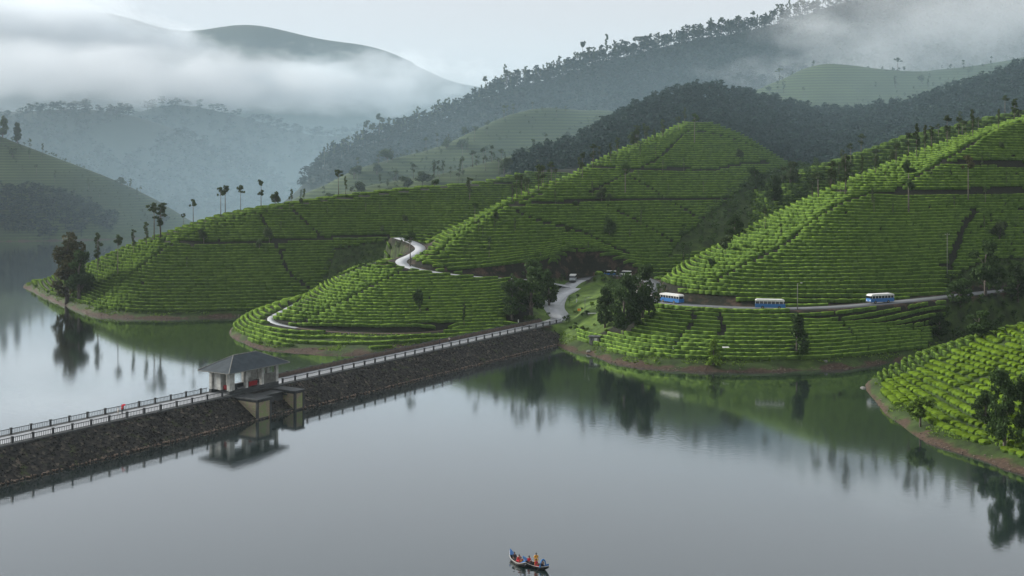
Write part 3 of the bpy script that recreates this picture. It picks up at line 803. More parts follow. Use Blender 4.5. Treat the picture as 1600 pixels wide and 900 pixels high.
TILT = 0.85     # how far the plucking tables lean with the slope
def tea_mesh(name, pts, length, dz, height):
    x, y, z, ang = pts; n = len(x)
    v = np.repeat(BT_V[None], n, 0) * (1 + rng.uniform(-.10, .10, (n, len(BT_V), 3)) * np.array([.8, 1.0, .9]))
    sl = length * rng.uniform(.85, 1.15, (n, 1))
    g = np.clip(np.hypot(sample(gx_, x, y), sample(gy_, x, y)), .05, 2)[:, None]
    sw = np.clip(.82 * dz / g, 1.2, 3.0) * rng.uniform(.90, 1.08, (n, 1)); h = height * rng.uniform(.88, 1.12, (n, 1))
    ca, sa = np.cos(ang)[:, None], np.sin(ang)[:, None]
    lx, ly = v[..., 0] * sl * .5, v[..., 1] * sw * .5
    ox, oy = lx * ca - ly * sa, lx * sa + ly * ca
    zz = sample(ZG, x[:, None] + lx * ca, y[:, None] + lx * sa)      # each end stands on its own ground
    V = np.stack([x[:, None] + ox, y[:, None] + oy, zz + v[..., 2] * h + ly * g * TILT], -1)
    Fc = (BT_F[None] + (np.arange(n) * len(BT_V))[:, None, None]).reshape(-1, 3)
    me = np_mesh(name, V.reshape(-1, 3), Fc, False)
    me.materials.append(M['tea']); me.materials.append(M['tea_old_shaded'])
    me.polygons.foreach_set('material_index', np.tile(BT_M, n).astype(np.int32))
    return me

GRASS = [(356, 545), (356, 500), (440, 470), (444, 505), (480, 516), (620, 521), (700, 520), (640, 545)]
def not_scrub(x, y, z):
    u, v = to_px(x, y, z)
    k = np.ones(x.shape, bool)
    for p in (GULLY, SCRUB_D, JUNC): k &= ~in_poly(u, v, p)
    k &= ~(in_poly(u, v, SCRUB_A) & (vnoise(x, y, 9, 3) > -0.1))
    return k

def not_scrub_d(x, y, z):
    u, v = to_px(x, y, z)
    return ~in_poly(u, v, SCRUB_D) & ~in_poly(u, v, JUNC) & (x > 22)
tea_specs = [   # hill, label, level step of the rows, lowest height
    ('A', 'clipped tea rows covering the left hill above the lake point', 1.05, 2.0, lambda x, y, z: not_scrub(x, y, z) & (y < 640)),
    ('B', 'clipped tea rows on the low spur beside the dam', 0.78, 1.1, lambda x, y, z: not_scrub(x, y, z) & (y < 470)),
    ('C', 'clipped tea rows on the peaked middle hill above the upper road', 1.15, 2.0, lambda x, y, z: not_scrub(x, y, z)),
    ('D', 'clipped tea rows on the right hill above the bus road', 1.02, 2.0, lambda x, y, z: not_scrub_d(x, y, z) & (z > 14.2)),
    ('D', 'clipped tea rows on the terrace between the bus road and the shore', 0.84, 2.0, lambda x, y, z: not_scrub_d(x, y, z) & (z <= 14.2)),
    ('DD', 'pale tea rows on the shoulder behind the right hill', 1.6, 2.0, None),
]
for h, lab, dz, zm, vis in tea_specs:
    pts = tea_points([h], 1.0, dz, zmin=zm, vis=vis)
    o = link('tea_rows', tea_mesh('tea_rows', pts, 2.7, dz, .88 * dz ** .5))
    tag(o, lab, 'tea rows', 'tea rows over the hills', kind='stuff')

# the near spur: bushes stand apart and can be counted
ex, ey, ez, ea = tea_points(['E'], 0.8, 0.86, zmin=2.0, box=(60, 190, 190, 330), seg=.7)
keep = []; grid_ = {}
order = np.argsort(ey)
for i in order:
    c_ = (int(ex[i] // 2.2), int(ey[i] // 2.2)); ok = True
    for a_ in (-1, 0, 1):
        for b_ in (-1, 0, 1):
            for j in grid_.get((c_[0] + a_, c_[1] + b_), ()):
                if math.hypot(ex[i] - ex[j], ey[i] - ey[j]) < 1.95: ok = False
    if ok: keep.append(i); grid_.setdefault(c_, []).append(i)
def lush_bush(seed, sub=2):
    r = np.random.default_rng(seed); bm = bmesh.new()
    bmesh.ops.create_icosphere(bm, subdivisions=sub, radius=1)
    for v in bm.verts:
        f = 1 + r.uniform(-.20, .16); z = v.co.z
        v.co.x *= f; v.co.y *= f
        v.co.z = (min(z, .35) * 1.6 + max(0, z - .35) * .5) * (1 + r.uniform(-.16, .14))
    for f in bm.faces: f.material_index = 0 if f.calc_center_median().z > .12 else 1  # lower half takes the leaf tone with shade painted in
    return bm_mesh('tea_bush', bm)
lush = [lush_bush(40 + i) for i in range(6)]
for l in lush: l.materials.append(M['tea_near']); l.materials.append(M['tea_old_shaded'])
eu, ev = to_px(ex, ey, ez)
seen = [i for i in keep if -20 < eu[i] < 1870 and ey[i] < 308]
seen.sort(key=lambda i: (not (eu[i] < 1604), ey[i]))
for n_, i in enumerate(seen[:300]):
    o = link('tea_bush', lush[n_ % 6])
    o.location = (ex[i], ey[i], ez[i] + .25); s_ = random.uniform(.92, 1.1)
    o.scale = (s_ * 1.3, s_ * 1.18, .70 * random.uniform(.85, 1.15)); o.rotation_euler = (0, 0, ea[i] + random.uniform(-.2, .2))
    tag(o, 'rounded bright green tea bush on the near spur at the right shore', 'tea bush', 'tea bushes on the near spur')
rest = np.array(seen[300:], int)
if len(rest):
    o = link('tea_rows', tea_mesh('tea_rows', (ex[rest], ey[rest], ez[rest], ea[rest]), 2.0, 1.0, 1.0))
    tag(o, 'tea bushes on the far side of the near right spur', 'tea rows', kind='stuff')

# ------------------------------------------------------------------ trees
def leaf_quads(centers, size, r, up=0.35):
    n = len(centers)
    a = r.normal(size=(n, 3)); a[:, 2] *= .6; a /= np.linalg.norm(a, axis=1)[:, None]
    b = r.normal(size=(n, 3)); b -= (b * a).sum(1)[:, None] * a; b /= np.linalg.norm(b, axis=1)[:, None]
    s = size * r.uniform(.6, 1.35, (n, 1))
    V = np.stack([centers + a * s, centers + b * s * .75, centers - a * s, centers - b * s * .75], 1).reshape(-1, 3)
    return V, np.arange(4 * n).reshape(-1, 4)

def lobes_points(lobes, n, r):
    """points spread through ellipsoid lobes (x,y,z,rx,ry,rz), denser near their skins"""
    w = np.array([l[3] * l[4] + l[3] * l[5] for l in lobes]); w = w / w.sum()
    out = []
    for l, c in zip(lobes, (w * n).astype(int) + 1):
        d = r.normal(size=(c, 3)); d /= np.linalg.norm(d, axis=1)[:, None]
        rad = r.uniform(.35, 1, (c, 1)) ** .5 * (1 + r.normal(0, .10, (c, 1)))
        out.append(np.array(l[:3]) + d * rad * np.array(l[3:]))
    return np.vstack(out)

def tree_meshes(kind, seed):
    """trunk and crown of one tree, base at 0, unit metres"""
    r = np.random.default_rng(seed); t = MB(); lobes = []; n = 500; size = .38
    U = r.uniform
    if kind == 'umbrella':           # tall bare stem under a small rounded crown
        h = 12.0; lean = U(-.25, .25)
        t.tube([(0, 0, -.6), (lean * .4, 0, h * .45), (lean, 0, h * .93)], [.24, .17, .08], 6)
        for i in range(9):
            a = U(0, 6.3); rr = U(.4, 2.0); zz = h * U(.74, .98)
            lobes.append((lean + rr * math.cos(a), rr * math.sin(a), zz, U(.5, .95), U(.5, .95), U(.35, .65)))
            t.tube([(lean * .8, 0, h * .74), (lean + rr * math.cos(a), rr * math.sin(a), zz)], [.06, .02], 4)
        lobes.append((lean, 0, h * .97, .9, .9, .7)); n = 620; size = .27
    elif kind == 'pole':             # lopped silver oak: tufts up a thin straight stem
        h = 11.0
        t.tube([(0, 0, -.6), (U(-.15, .15), 0, h * .5), (U(-.2, .2), 0, h)], [.2, .14, .04], 6)
        for i in range(12):
            zz = h * (.38 + .6 * i / 11); a = U(0, 6.3); rr = U(.25, .95) * (1.15 - .6 * abs(i / 11 - .55))
            lobes.append((rr * math.cos(a), rr * math.sin(a), zz, U(.4, .7), U(.4, .7), U(.35, .6)))
            t.tube([(0, 0, zz - .5), (rr * math.cos(a), rr * math.sin(a), zz)], [.05, .02], 4)
        n = 560; size = .30
    elif kind == 'twotuft':          # thin stem, one clump half way and one on top
        h = 11.5
        t.tube([(0, 0, -.6), (U(-.2, .2), 0, h * .5), (U(-.2, .2), 0, h * .95)], [.2, .14, .06], 6)
        for c, m_ in ((.55, 5), (.9, 8)):
            for i in range(m_):
                a = U(0, 6.3); rr = U(.2, 1.15)
                lobes.append((rr * math.cos(a), rr * math.sin(a), h * (c + U(-.07, .07)), U(.5, .8), U(.5, .8), U(.4, .65)))
        n = 560; size = .32
    elif kind == 'round':            # small bushy tree
        h = 5.5
        t.tube([(0, 0, -.5), (0.1, 0, h * .55)], [.22, .1], 6)
        for i in range(10):
            a = U(0, 6.3); rr = U(.2, 1.9); zz = h * U(.35, .85)
            lobes.append((rr * math.cos(a), rr * math.sin(a), zz, U(.8, 1.3), U(.8, 1.3), U(.7, 1.1)))
            t.tube([(0, 0, h * .25), (rr * math.cos(a), rr * math.sin(a), zz)], [.07, .02], 4)
        n = 900; size = .33
    elif kind == 'cone':             # dense shrub, wide at the foot
        h = 7.0
        t.tube([(0, 0, -.5), (0, 0, h * .8)], [.2, .05], 6)
        for i in range(16):
            k = (i + .5) / 16; a = U(0, 6.3); rr = (1 - k) * U(.8, 2.6)
            lobes.append((rr * math.cos(a), rr * math.sin(a), h * k * .95 + .3, U(.6, 1.1), U(.6, 1.1), U(.6, .9)))
        n = 1100; size = .32
    elif kind in ('broad', 'great'):  # broad spreading tree of many limbs
        h = 13.0
        t.tube([(0, 0, -.8), (.2, .1, h * .3), (.1, 0, h * .7)], [.5, .36, .14], 8)
        for i in range(26):
            a = U(0, 6.3); k = U(0, 1); zz = h * (.18 + .76 * k); rr = U(.6, 4.6) * math.sqrt(max(.08, 1 - (k * 1.02 - .25) ** 2 / .75))
            e = (rr * math.cos(a), rr * math.sin(a), zz)
            lobes.append((*e, U(1.1, 1.9), U(1.1, 1.9), U(.9, 1.5)))
            if i < 16: t.tube([(0.1, 0, max(.5, zz - 2.6)), (e[0] * .5, e[1] * .5, zz - .8), e], [.16, .1, .03], 5)
        n = 3600 if kind == 'broad' else 5200; size = .36 if kind == 'broad' else .30
    pts = lobes_points(lobes, n, r)
    if kind in ('round', 'cone', 'broad', 'great'):
        pts = pts[pts[:, 2] > .15]
    V, Fq = leaf_quads(pts, size, r)
    return t.mesh('trunk', True), np_mesh('crown', V, Fq), h

TREE_CACHE = {}
def tree_proto(kind, var, leaf):
    k = (kind, var, leaf)
    if k not in TREE_CACHE:
        a, b, h = tree_meshes(kind, sum(map(ord, kind)) * 10 + var)
        a.materials.append(M['bark']); b.materials.append(M[leaf]); TREE_CACHE[k] = (a, b, h)
    return TREE_CACHE[k]

def plant(name, kind, leaf, loc, height, label, cat='tree', group=None, wide=1.0, var=None, rz=None):
    var = random.randrange(4) if var is None else var
    a, b, h = tree_proto(kind, var, leaf)
    e = empty(name, loc, random.uniform(0, 6.28) if rz is None else rz); s = height / h
    e.scale = (s * wide, s * wide, s)
    link('trunk', a, e); link('crown', b, e)
    return tag(e, label, cat, group)

def crest_hit(u, y):
    a = hit(u, y); b_ = hit(u, y + 12)
    if a[1] > 1.10 * b_[1]:
        for k in range(1, 25):
            a = hit(u, y + k * .5)
            if a[1] < 1.08 * b_[1]: break
    return a

def plant_px(u, ybase, hpx, kind, leaf, label, name='silver_oak', wide=1.0, group=None, var=None, D=None, cat='tree'):
    p = crest_hit(u, ybase) if D is None else np.array([(u - 800) * D / FOC, D, zt((u - 800) * D / FOC, D)])
    return plant(name, kind, leaf, tuple(p), hpx * p[1] / FOC, label, cat, group, wide, var)

TREES = [  # u, base row, height in photo pixels, kind, leaf, width, name, label
    (345, 336, 44, 'umbrella', 'oak', .85, 'silver_oak', 'left stem of the close pair of slim trees on the left hill crest'),
    (352, 334, 45, 'umbrella', 'oak', .95, 'silver_oak', 'right stem of the close pair of slim trees on the left hill crest'),
    (376, 329, 41, 'umbrella', 'oak', .8, 'silver_oak', 'slim tree with an egg-shaped crown right of the close pair on the left crest'),
    (302, 350, 39, 'umbrella', 'oak', .85, 'silver_oak', 'lone slim tree with a tilted cap crown below the pair on the left crest'),
    (241, 375, 57, 'umbrella', 'oak', 1.0, 'silver_oak', 'left tree of the leafy couple on the lower left crest'),
    (251, 372, 54, 'pole', 'oak', 1.5, 'silver_oak', 'right tree of the leafy couple on the lower left crest'),
    (229, 388, 40, 'pole', 'oak', 1.0, 'silver_oak', 'thin tree just below the leafy couple on the left crest'),
    (184, 432, 64, 'umbrella', 'oak', .62, 'silver_oak', 'tall thin tree with a small crown near the bushy rust tree'),
    (209, 397, 38, 'pole', 'oak', .9, 'silver_oak', 'small thin tree between the tall thin one and the leafy couple'),
    (287, 354, 22, 'umbrella', 'oak', 1.0, 'silver_oak', 'short faint tree left of the lone cap-crowned tree'),
    (408, 325, 44, 'twotuft', 'oak', .9, 'silver_oak', 'straight tree with two tufts where the left crest path begins'),
    (431, 320, 23, 'round', 'oak', .8, 'bushy_tree', 'low bushy tree right of the two-tufted tree on the left crest'),
    (456, 313, 22, 'pole', 'oak', 1.1, 'silver_oak', 'stubby tree on the left crest, first of two short ones'),
    (475, 311, 20, 'pole', 'oak', 1.2, 'silver_oak', 'stubby tree on the left crest, second of two short ones'),
    (529, 306, 41, 'umbrella', 'oak', .9, 'silver_oak', 'tall forked tree standing out against the pale far slopes'),
    (540, 304, 30, 'pole', 'oak', .8, 'silver_oak', 'thin tree right beside the tall forked one on the crest'),
    (679, 291, 13, 'round', 'dark_leaf', 1.5, 'round_shrub', 'dark ball-shaped shrub on the crest path of the left hill'),
    (734, 316, 38, 'pole', 'oak', 1.2, 'silver_oak', 'bushy pole tree at the right end of the left crest path'),
    (742, 351, 33, 'umbrella', 'dark_leaf', .9, 'silver_oak', 'dark-headed tree on the bright flank of the middle hill'),
    (764, 406, 34, 'twotuft', 'dark_leaf', 1.0, 'silver_oak', 'thin dark tree low on the middle hill face'),
    (641, 416, 54, 'umbrella', 'dark_leaf', 1.0, 'silver_oak', 'long-stemmed tree standing in the bend of the upper road'),
    (842, 302, 44, 'pole', 'oak', .9, 'silver_oak', 'tall narrow tree on the left skyline of the middle hill'),
    (868, 290, 26, 'umbrella', 'oak', .8, 'silver_oak', 'small capped tree on the middle hill skyline, third up'),
    (910, 280, 42, 'twotuft', 'oak', .9, 'silver_oak', 'two-tufted tree half way up the skyline of the middle hill'),
    (926, 266, 26, 'umbrella', 'oak', 1.1, 'silver_oak', 'short leafy tree above the two-tufted one on the middle skyline'),
    (954, 256, 32, 'pole', 'oak', .8, 'silver_oak', 'thin pole tree near the upper path of the middle hill'),
    (977, 306, 50, 'umbrella', 'dark_leaf', .95, 'silver_oak', 'dark-crowned tree at the crossing of paths on the middle hill'),
    (1085, 226, 47, 'umbrella', 'dark_leaf', .8, 'silver_oak', 'dark egg-crowned tree on the peak of the middle hill'),
    (952, 372, 32, 'round', 'dark_leaf', .7, 'bushy_tree', 'ragged dark tree in the middle of the middle hill face'),
    (900, 327, 14, 'round', 'dark_leaf', .9, 'round_shrub', 'small dark shrub under the long level path of the middle hill'),
    (1022, 222, 20, 'pole', 'oak', 1.2, 'silver_oak', 'small tree on the middle skyline two thirds up to the peak'),
    (988, 232, 22, 'round', 'oak', .8, 'bushy_tree', 'small bushy tree on the middle skyline half way to the peak'),
    (1321, 306, 64, 'pole', 'oak', .9, 'silver_oak', 'tall thin tree where the level path meets the right skyline'),
    (1420, 336, 82, 'twotuft', 'dark_leaf', .95, 'silver_oak', 'tall tree with two dark tufts crossing the diagonal path'),
    (1513, 316, 72, 'umbrella', 'rust_leaf', .75, 'silver_oak', 'long-stemmed tree with a reddish round crown on the right hill'),
    (1395, 336, 18, 'pole', 'oak', .8, 'silver_oak', 'bare sapling below the two-tufted tree of the right hill'),
    (1347, 284, 40, 'pole', 'oak', .7, 'silver_oak', 'slim tree just under the right skyline, left of the others'),
    (1400, 258, 34, 'umbrella', 'oak', .8, 'silver_oak', 'small capped tree standing on the right skyline'),
    (1432, 248, 54, 'pole', 'oak', .8, 'silver_oak', 'tall thin pole tree on the right skyline'),
    (1445, 240, 44, 'pole', 'oak', .8, 'silver_oak', 'thin pole tree close beside the tall one on the right skyline'),
    (1480, 226, 46, 'twotuft', 'oak', .9, 'silver_oak', 'two-tufted tree high on the right skyline'),
    (1520, 216, 44, 'pole', 'oak', .8, 'silver_oak', 'highest thin tree on the right skyline'),
    (1560, 205, 34, 'pole', 'oak', .8, 'silver_oak', 'faint thin tree near the right end of the right skyline'),
    (1068, 416, 26, 'pole', 'dark_leaf', 1.0, 'silver_oak', 'short dark tree at the low left end of the right hill flank'),
    (1077, 412, 22, 'pole', 'dark_leaf', .9, 'silver_oak', 'shorter dark tree close right of its twin on the right hill flank'),
    (1112, 420, 16, 'round', 'dark_leaf', .9, 'round_shrub', 'dark shrub on the bright flank above the left bus'),
    (1395, 246, 20, 'round', 'oak', .7, 'bushy_tree', 'small bushy tree beside the capped tree on the right skyline'),
    (656, 492, 43, 'round', 'dark_leaf', .55, 'bushy_tree', 'dark ragged tree alone on the face of the low spur'),
    (725, 514, 42, 'pole', 'dark_leaf', .7, 'silver_oak', 'thin dark pole tree near the dam on the low spur'),
    (1245, 556, 60, 'cone', 'dark_leaf', 1.05, 'conical_shrub', 'dark cone-shaped shrub on the terrace below the middle bus'),
    (1115, 570, 38, 'cone', 'bright_leaf', 1.1, 'shore_shrub', 'rounded green shrub near the shore below the left bus'),
    (1180, 300, 40, 'broad', 'dark_leaf', 1.0, 'gully_tree', 'dark tree in the gully, at the end of the level path'),
    (1208, 318, 44, 'broad', 'dark_leaf', .9, 'gully_tree', 'dark tree in the gully next to the right hill skyline'),
    (1148, 362, 36, 'broad', 'dark_leaf', 1.0, 'gully_tree', 'dark tree low in the gully between middle and right hills'),
    (1235, 292, 40, 'broad', 'oak', 1.0, 'gully_tree', 'paler tree at the head of the gully'),
    (830, 497, 92, 'broad', 'dark_leaf', .95, 'broad_tree', 'broad dark tree left of the road junction at the dam end'),
    (800, 500, 62, 'broad', 'dark_leaf', .9, 'broad_tree', 'lower dark tree at the left edge of the junction clump'),
    (858, 478, 55, 'broad', 'dark_leaf', .9, 'broad_tree', 'dark tree between the broad one and the road bend'),
    (975, 522, 92, 'broad', 'dark_leaf', .85, 'broad_tree', 'big dark tree in front of the parked cars'),
    (945, 512, 62, 'broad', 'dark_leaf', .75, 'broad_tree', 'dark tree left of the big one in front of the parked cars'),
    (1004, 502, 92, 'broad', 'dark_leaf', .75, 'broad_tree', 'dark tree right of the big one in front of the parked cars'),
    (1540, 462, 88, 'broad', 'dark_leaf', .75, 'broad_tree', 'dark tree at the foot of the right hill near the frame edge'),
    (1590, 470, 60, 'broad', 'dark_leaf', 1.0, 'broad_tree', 'dark tree cut by the right frame edge beside the road'),
    (1500, 480, 44, 'broad', 'dark_leaf', 1.1, 'broad_tree', 'low dark tree hiding the road end on the right'),
    (1468, 530, 40, 'broad', 'dark_leaf', 1.2, 'broad_tree', 'dark bushy tree above the inlet behind the near spur'),
    (1530, 530, 46, 'broad', 'dark_leaf', 1.3, 'broad_tree', 'dark thicket tree just behind the near spur crest'),
    (1438, 668, 48, 'round', 'bright_leaf', 1.0, 'shore_bush', 'round leafy bush on the bank of the near spur'),
    (1570, 700, 122, 'great', 'dark_leaf', .62, 'broad_tree', 'large dark tree on the near spur at the right frame edge'),
    (1612, 690, 108, 'great', 'dark_leaf', .75, 'broad_tree', 'large dark tree on the near spur half outside the frame'),
    (1540, 668, 58, 'broad', 'dark_leaf', .9, 'broad_tree', 'smaller dark tree left of the large one on the near spur'),
    (104, 474, 106, 'great', 'rust_leaf', .86, 'bushy_tree', 'huge rust-tinged bushy tree on the left lake point'),
    (124, 470, 80, 'broad', 'dark_leaf', .80, 'bushy_tree', 'dark tree leaning out right of the huge rust-tinged tree'),
    (153, 425, 60, 'pole', 'oak', .9, 'silver_oak', 'small pale tree half hidden beside the rust-tinged tree'),
]
for u, yb, hp, kind, leaf, wd, nm, lab in TREES:
    plant_px(u, yb, hp, kind, leaf, lab, nm, wd)

# skyline trees of the long ridge, and of the dark wooded ridge
def ridge_y(k, u):
    st = HILLS[k]; us = [s[0] for s in st]; j = len(st[0][1]) - 2
    return np.interp(u, us, [s[1][j][0] for s in st])
u = 500.0
while u < 1330:
    D = ridge_y('F', u) - random.uniform(0, 10); x = (u - 800) * D / FOC
    plant('ridge_tree', random.choice(['umbrella', 'pole', 'twotuft', 'pole', 'pole']), 'oak', (x, D, zt(x, D)), random.uniform(9, 18) * (1 + .4 * (random.random() < .15)), 'slender tree on the crest of the long misty skyline ridge', 'tree', 'trees along the misty skyline ridge', random.uniform(.6, 1.05))
    u += random.uniform(2.0, 7.0)
u = 830.0
while u < 1640:
    D = ridge_y('G', u) - random.uniform(0, 6); x = (u - 800) * D / FOC
    plant('ridge_tree', random.choice(['umbrella', 'pole', 'twotuft', 'broad']), 'forest', (x, D, zt(x, D)), random.uniform(6.5, 11), 'tree on the crest of the dark wooded ridge behind the middle hill', 'tree', 'trees along the dark wooded ridge', random.uniform(.8, 1.1))
    u += random.uniform(7, 14)
# single trees scattered on the misty tea slopes
for hname, ulo, uhi, n_ in (('FF', 500, 860, 60), ('FM', 470, 900, 50), ('GG', 1150, 1590, 16), ('H', 0, 260, 16), ('DD', 1290, 1600, 34), ('CC', 780, 1080, 26), ('DS', 1260, 1600, 16)):
    for i in range(n_):
        u = random.uniform(ulo, uhi); hk = {'CC': 'C', 'DS': 'D'}.get(hname, hname); D = ridge_y(hk, u) - random.uniform(0, 1) ** 1.3 * (60 if hk == hname else 14); x = (u - 800) * D / FOC
        lab = {'FF': 'small tree on the nearest pale tea slope behind the left hill', 'FM': 'small faint tree on the farther pale tea slope under the long ridge', 'GG': 'faint tree on the misty tea field above the wood',
               'H': 'small tree on the hazy hill across the lake', 'DD': 'thin tree on the pale shoulder behind the right hill',
               'CC': 'slim shade tree along the left skyline of the middle hill', 'DS': 'slim shade tree along the skyline of the right hill'}[hname]
        plant('slope_tree', random.choice(['umbrella', 'pole', 'twotuft', 'round'] if hname in ('FF', 'FM', 'GG', 'H') else ['umbrella', 'pole', 'twotuft']), 'oak', (x, D, zt(x, D)), random.uniform(6, 11), lab, 'tree', lab.replace('small ', '').replace('thin ', '').replace('faint ', '') + 's group', random.uniform(.9, 1.4))
for u, hp in ((4, 34), (27, 32)):
    D = ridge_y('H', u); x = (u - 800) * D / FOC
    plant('slope_tree', 'broad', 'oak', (x, D, zt(x, D)), hp * D / FOC, ('left' if u < 10 else 'right') + ' one of two hazy trees at the far left edge', 'tree', None, .7)

# ---- woods that read as one mass
def wood_template(seed, n=64):
    r = np.random.default_rng(seed); lob = []
    for i in range(9):
        a = r.uniform(0, 6.3); k = r.uniform(0, 1); rr = r.uniform(.04, .17) * (1.2 - .7 * k); lob.append((rr * math.cos(a), rr * math.sin(a), .34 + .60 * k, .11, .11, .10))
    V, Fq = leaf_quads(lobes_points(lob, n, r), .062, r)
    t = np.array([(-.018, 0, -.05), (.018, 0, -.05), (.008, .01, .7), (-.008, .01, .7)])
    return np.vstack([V, t]), np.vstack([Fq, [[len(V), len(V) + 1, len(V) + 2, len(V) + 3]]])
WT = [wood_template(s) for s in range(6)]
def wood(name, lab, x, y, hmin, hmax, mat, fat=1.3):
    z = sample(ZG, x, y); Vs, Fs, off = [], [], 0
    for i in range(len(x)):
        V, Fq = WT[i % 6]; h = rng.uniform(hmin, hmax); a = rng.uniform(0, 6.3); c_, s_ = math.cos(a) * h * fat, math.sin(a) * h * fat
        Vs.append(np.stack([V[:, 0] * c_ - V[:, 1] * s_ + x[i], V[:, 0] * s_ + V[:, 1] * c_ + y[i], V[:, 2] * h + z[i]], -1)); Fs.append(Fq + off); off += len(V)
    o = link(name, np_mesh(name, np.vstack(Vs), np.vstack(Fs)), None, mat)
    return tag(o, lab, 'wood', kind='stuff')
def scatter(box, step, ok):
    xs, ys = np.meshgrid(np.arange(box[0], box[1], step), np.arange(box[2], box[3], step))
    x = (xs + rng.uniform(-.5, .5, xs.shape) * step).ravel(); y = (ys + rng.uniform(-.5, .5, ys.shape) * step).ravel()
    z = sample(ZG, x, y); u, v = to_px(x, y, z); k = ok(x, y, z, u, v) & (u > -120) & (u < 1720)
    return x[k], y[k]
isid = lambda x, y, *h: np.isin(sample_id(x, y), [HID[k] for k in h])
x, y = scatter((0, 420, 600, 780), 4.4, lambda x, y, z, u, v: isid(x, y, 'G') & (u > 800) & (y > 640) | ((sample_id(x, y) == 0) & (u > 1050) & (y > 620) & (y < 700)))
wood('woodland', 'dark wood covering the slope behind the middle and right hills', x, y, 7, 13, M['forest'], 1.5)
x, y = scatter((-260, 620, 930, 1075), 7.0, lambda x, y, z, u, v: isid(x, y, 'F') & (u > 470) & (v < 300))
wood('woodland', 'misty wood on the upper slope of the long skyline ridge', x, y, 9, 16, M['forest'], 1.5)
x, y = scatter((-620, -250, 968, 1065), 4.2, lambda x, y, z, u, v: isid(x, y, 'H') & in_poly(u, v, [(-120, 380), (-120, 305), (20, 300), (60, 296), (120, 314), (180, 342), (200, 366), (100, 380)]))
wood('woodland', 'dark wood at the foot of the hazy hill across the lake', x, y, 6, 11, M['forest'], 1.9)
x, y = scatter((-1050, -120, 1450, 1900), 17, lambda x, y, z, u, v: isid(x, y, 'I') & (u > -60) & (u < 640) & (vnoise(x, y, 120, 6) > -.2))
wood('woodland', 'hazy woods patching the blue ridges beyond the lake', x, y, 9, 20, M['forest'], 2.2)
x, y = scatter((-1050, -60, 1950, 2260), 26, lambda x, y, z, u, v: isid(x, y, 'J') & (u > -60) & (u < 760))
wood('woodland', 'faint woods on the second blue ridge under the fog', x, y, 10, 22, M['forest'], 2.4)
x, y = scatter((60, 180, 480, 640), 4.2, lambda x, y, z, u, v: isid(x, y, 'C', 'DD') & in_poly(u, v, GULLY))
wood('undergrowth', 'scrub filling the gully between the middle and right hills', x, y, 2.2, 5.5, M['dark_leaf'], 1.6)
x, y = scatter((120, 240, 330, 470), 2.6, lambda x, y, z, u, v: in_poly(u, v, SCRUB_D) & (z > 1.5) & (near_line(x, y, main_road)[0] > 5))
wood('undergrowth', 'dark scrub along the road end behind the near spur', x, y, 1.6, 4.0, M['dark_leaf'], 1.7)
x, y = scatter((-90, -20, 440, 600), 2.6, lambda x, y, z, u, v: in_poly(u, v, SCRUB_A) & (vnoise(x, y, 9, 3) > -0.1))
wood('undergrowth', 'scrubby hollow between the left hill and the low spur', x, y, 1.4, 3.2, M['dark_leaf'], 1.6)
x, y = scatter((-10, 70, 380, 480), 2.0, lambda x, y, z, u, v: in_poly(u, v, JUNC) & (z > 3) & (near_line(x, y, main_road)[0] > 4.5) & (near_line(x, y, upper_road)[0] > 4.2) & (vnoise(x, y, 7, 2) > -.12) & ~((u > 890) & (u < 945) & (v > 440)))
wood('undergrowth', 'leafy undergrowth under the dark trees at the road junction', x, y, 1.0, 2.8, M['dark_leaf'], 1.7)

# ---- shore: washed stones and grass tufts
def shore_scatter(n, zlo, zhi, box=(-250, 200, 205, 600)):
    x = rng.uniform(box[0], box[1], n); y = rng.uniform(box[2], box[3], n); z = sample(ZG, x, y)
    k = (z > zlo) & (z < zhi) & np.isin(sample_id(x, y), [HID[h] for h in 'ABDE']) & (near_line(x, y, lane)[0] > 1.8)
    return x[k], y[k], z[k]
x, y, z = shore_scatter(160000, -.15, .9)
x, y, z = x[:4200], y[:4200], z[:4200]
bm = bmesh.new(); bmesh.ops.create_icosphere(bm, subdivisions=1, radius=1); tv = np.array([v.co[:] for v in bm.verts]); tf = np.array([[v.index for v in f.verts] for f in bm.faces]); bm.free()
sz = rng.uniform(.08, .38, (len(x), 1, 1)) ** 1.3; v = tv[None] * sz * rng.uniform(.65, 1.2, (len(x), len(tv), 1)) * np.array([1.2, 1.2, .7]) + np.stack([x, y, z], -1)[:, None]
M['shore_stone'] = simple('shore_stones', (0.13, 0.10, 0.08), (0.035, 0.026, 0.02), 0.4, 0.85)
tag(link('shore_stones', np_mesh('shore_stones', v.reshape(-1, 3), (tf[None] + (np.arange(len(x)) * len(tv))[:, None, None]).reshape(-1, 3)), None, M['shore_stone']), 'washed stones scattered along the red lake shores', 'stones', kind='stuff')
x, y, z = shore_scatter(260000, .7, 3.0)
k = vnoise(x, y, 6, 4) + .25 * (z - 1.6) > -.05; x, y, z = x[k][:9000], y[k][:9000], z[k][:9000]
c_ = np.stack([x, y, z + .12], -1)[:, None] + rng.normal(0, 1, (len(x), 4, 3)) * np.array([.28, .28, .10])
V, Fq = leaf_quads(c_.reshape(-1, 3), .24, rng)
tag(link('shore_grass', np_mesh('shore_grass', V, Fq), None, M['bright_leaf']), 'rough grass tufts above the red lake shores', 'grass', kind='stuff')

for i in range(26):
    uu, vv = random.uniform(888, 960), random.uniform(438, 528)
    q_ = hit(uu, vv)
    if near_line(np.array([q_[0]]), np.array([q_[1]]), main_road)[0][0] < 5: continue
    plant('verge_shrub', 'round', random.choice(['bright_leaf', 'dark_leaf']), tuple(q_), random.uniform(.8, 2.2), 'low shrub on the grass verge between the road bend and the junction trees', 'shrub', 'shrubs on the junction verge', 1.3)

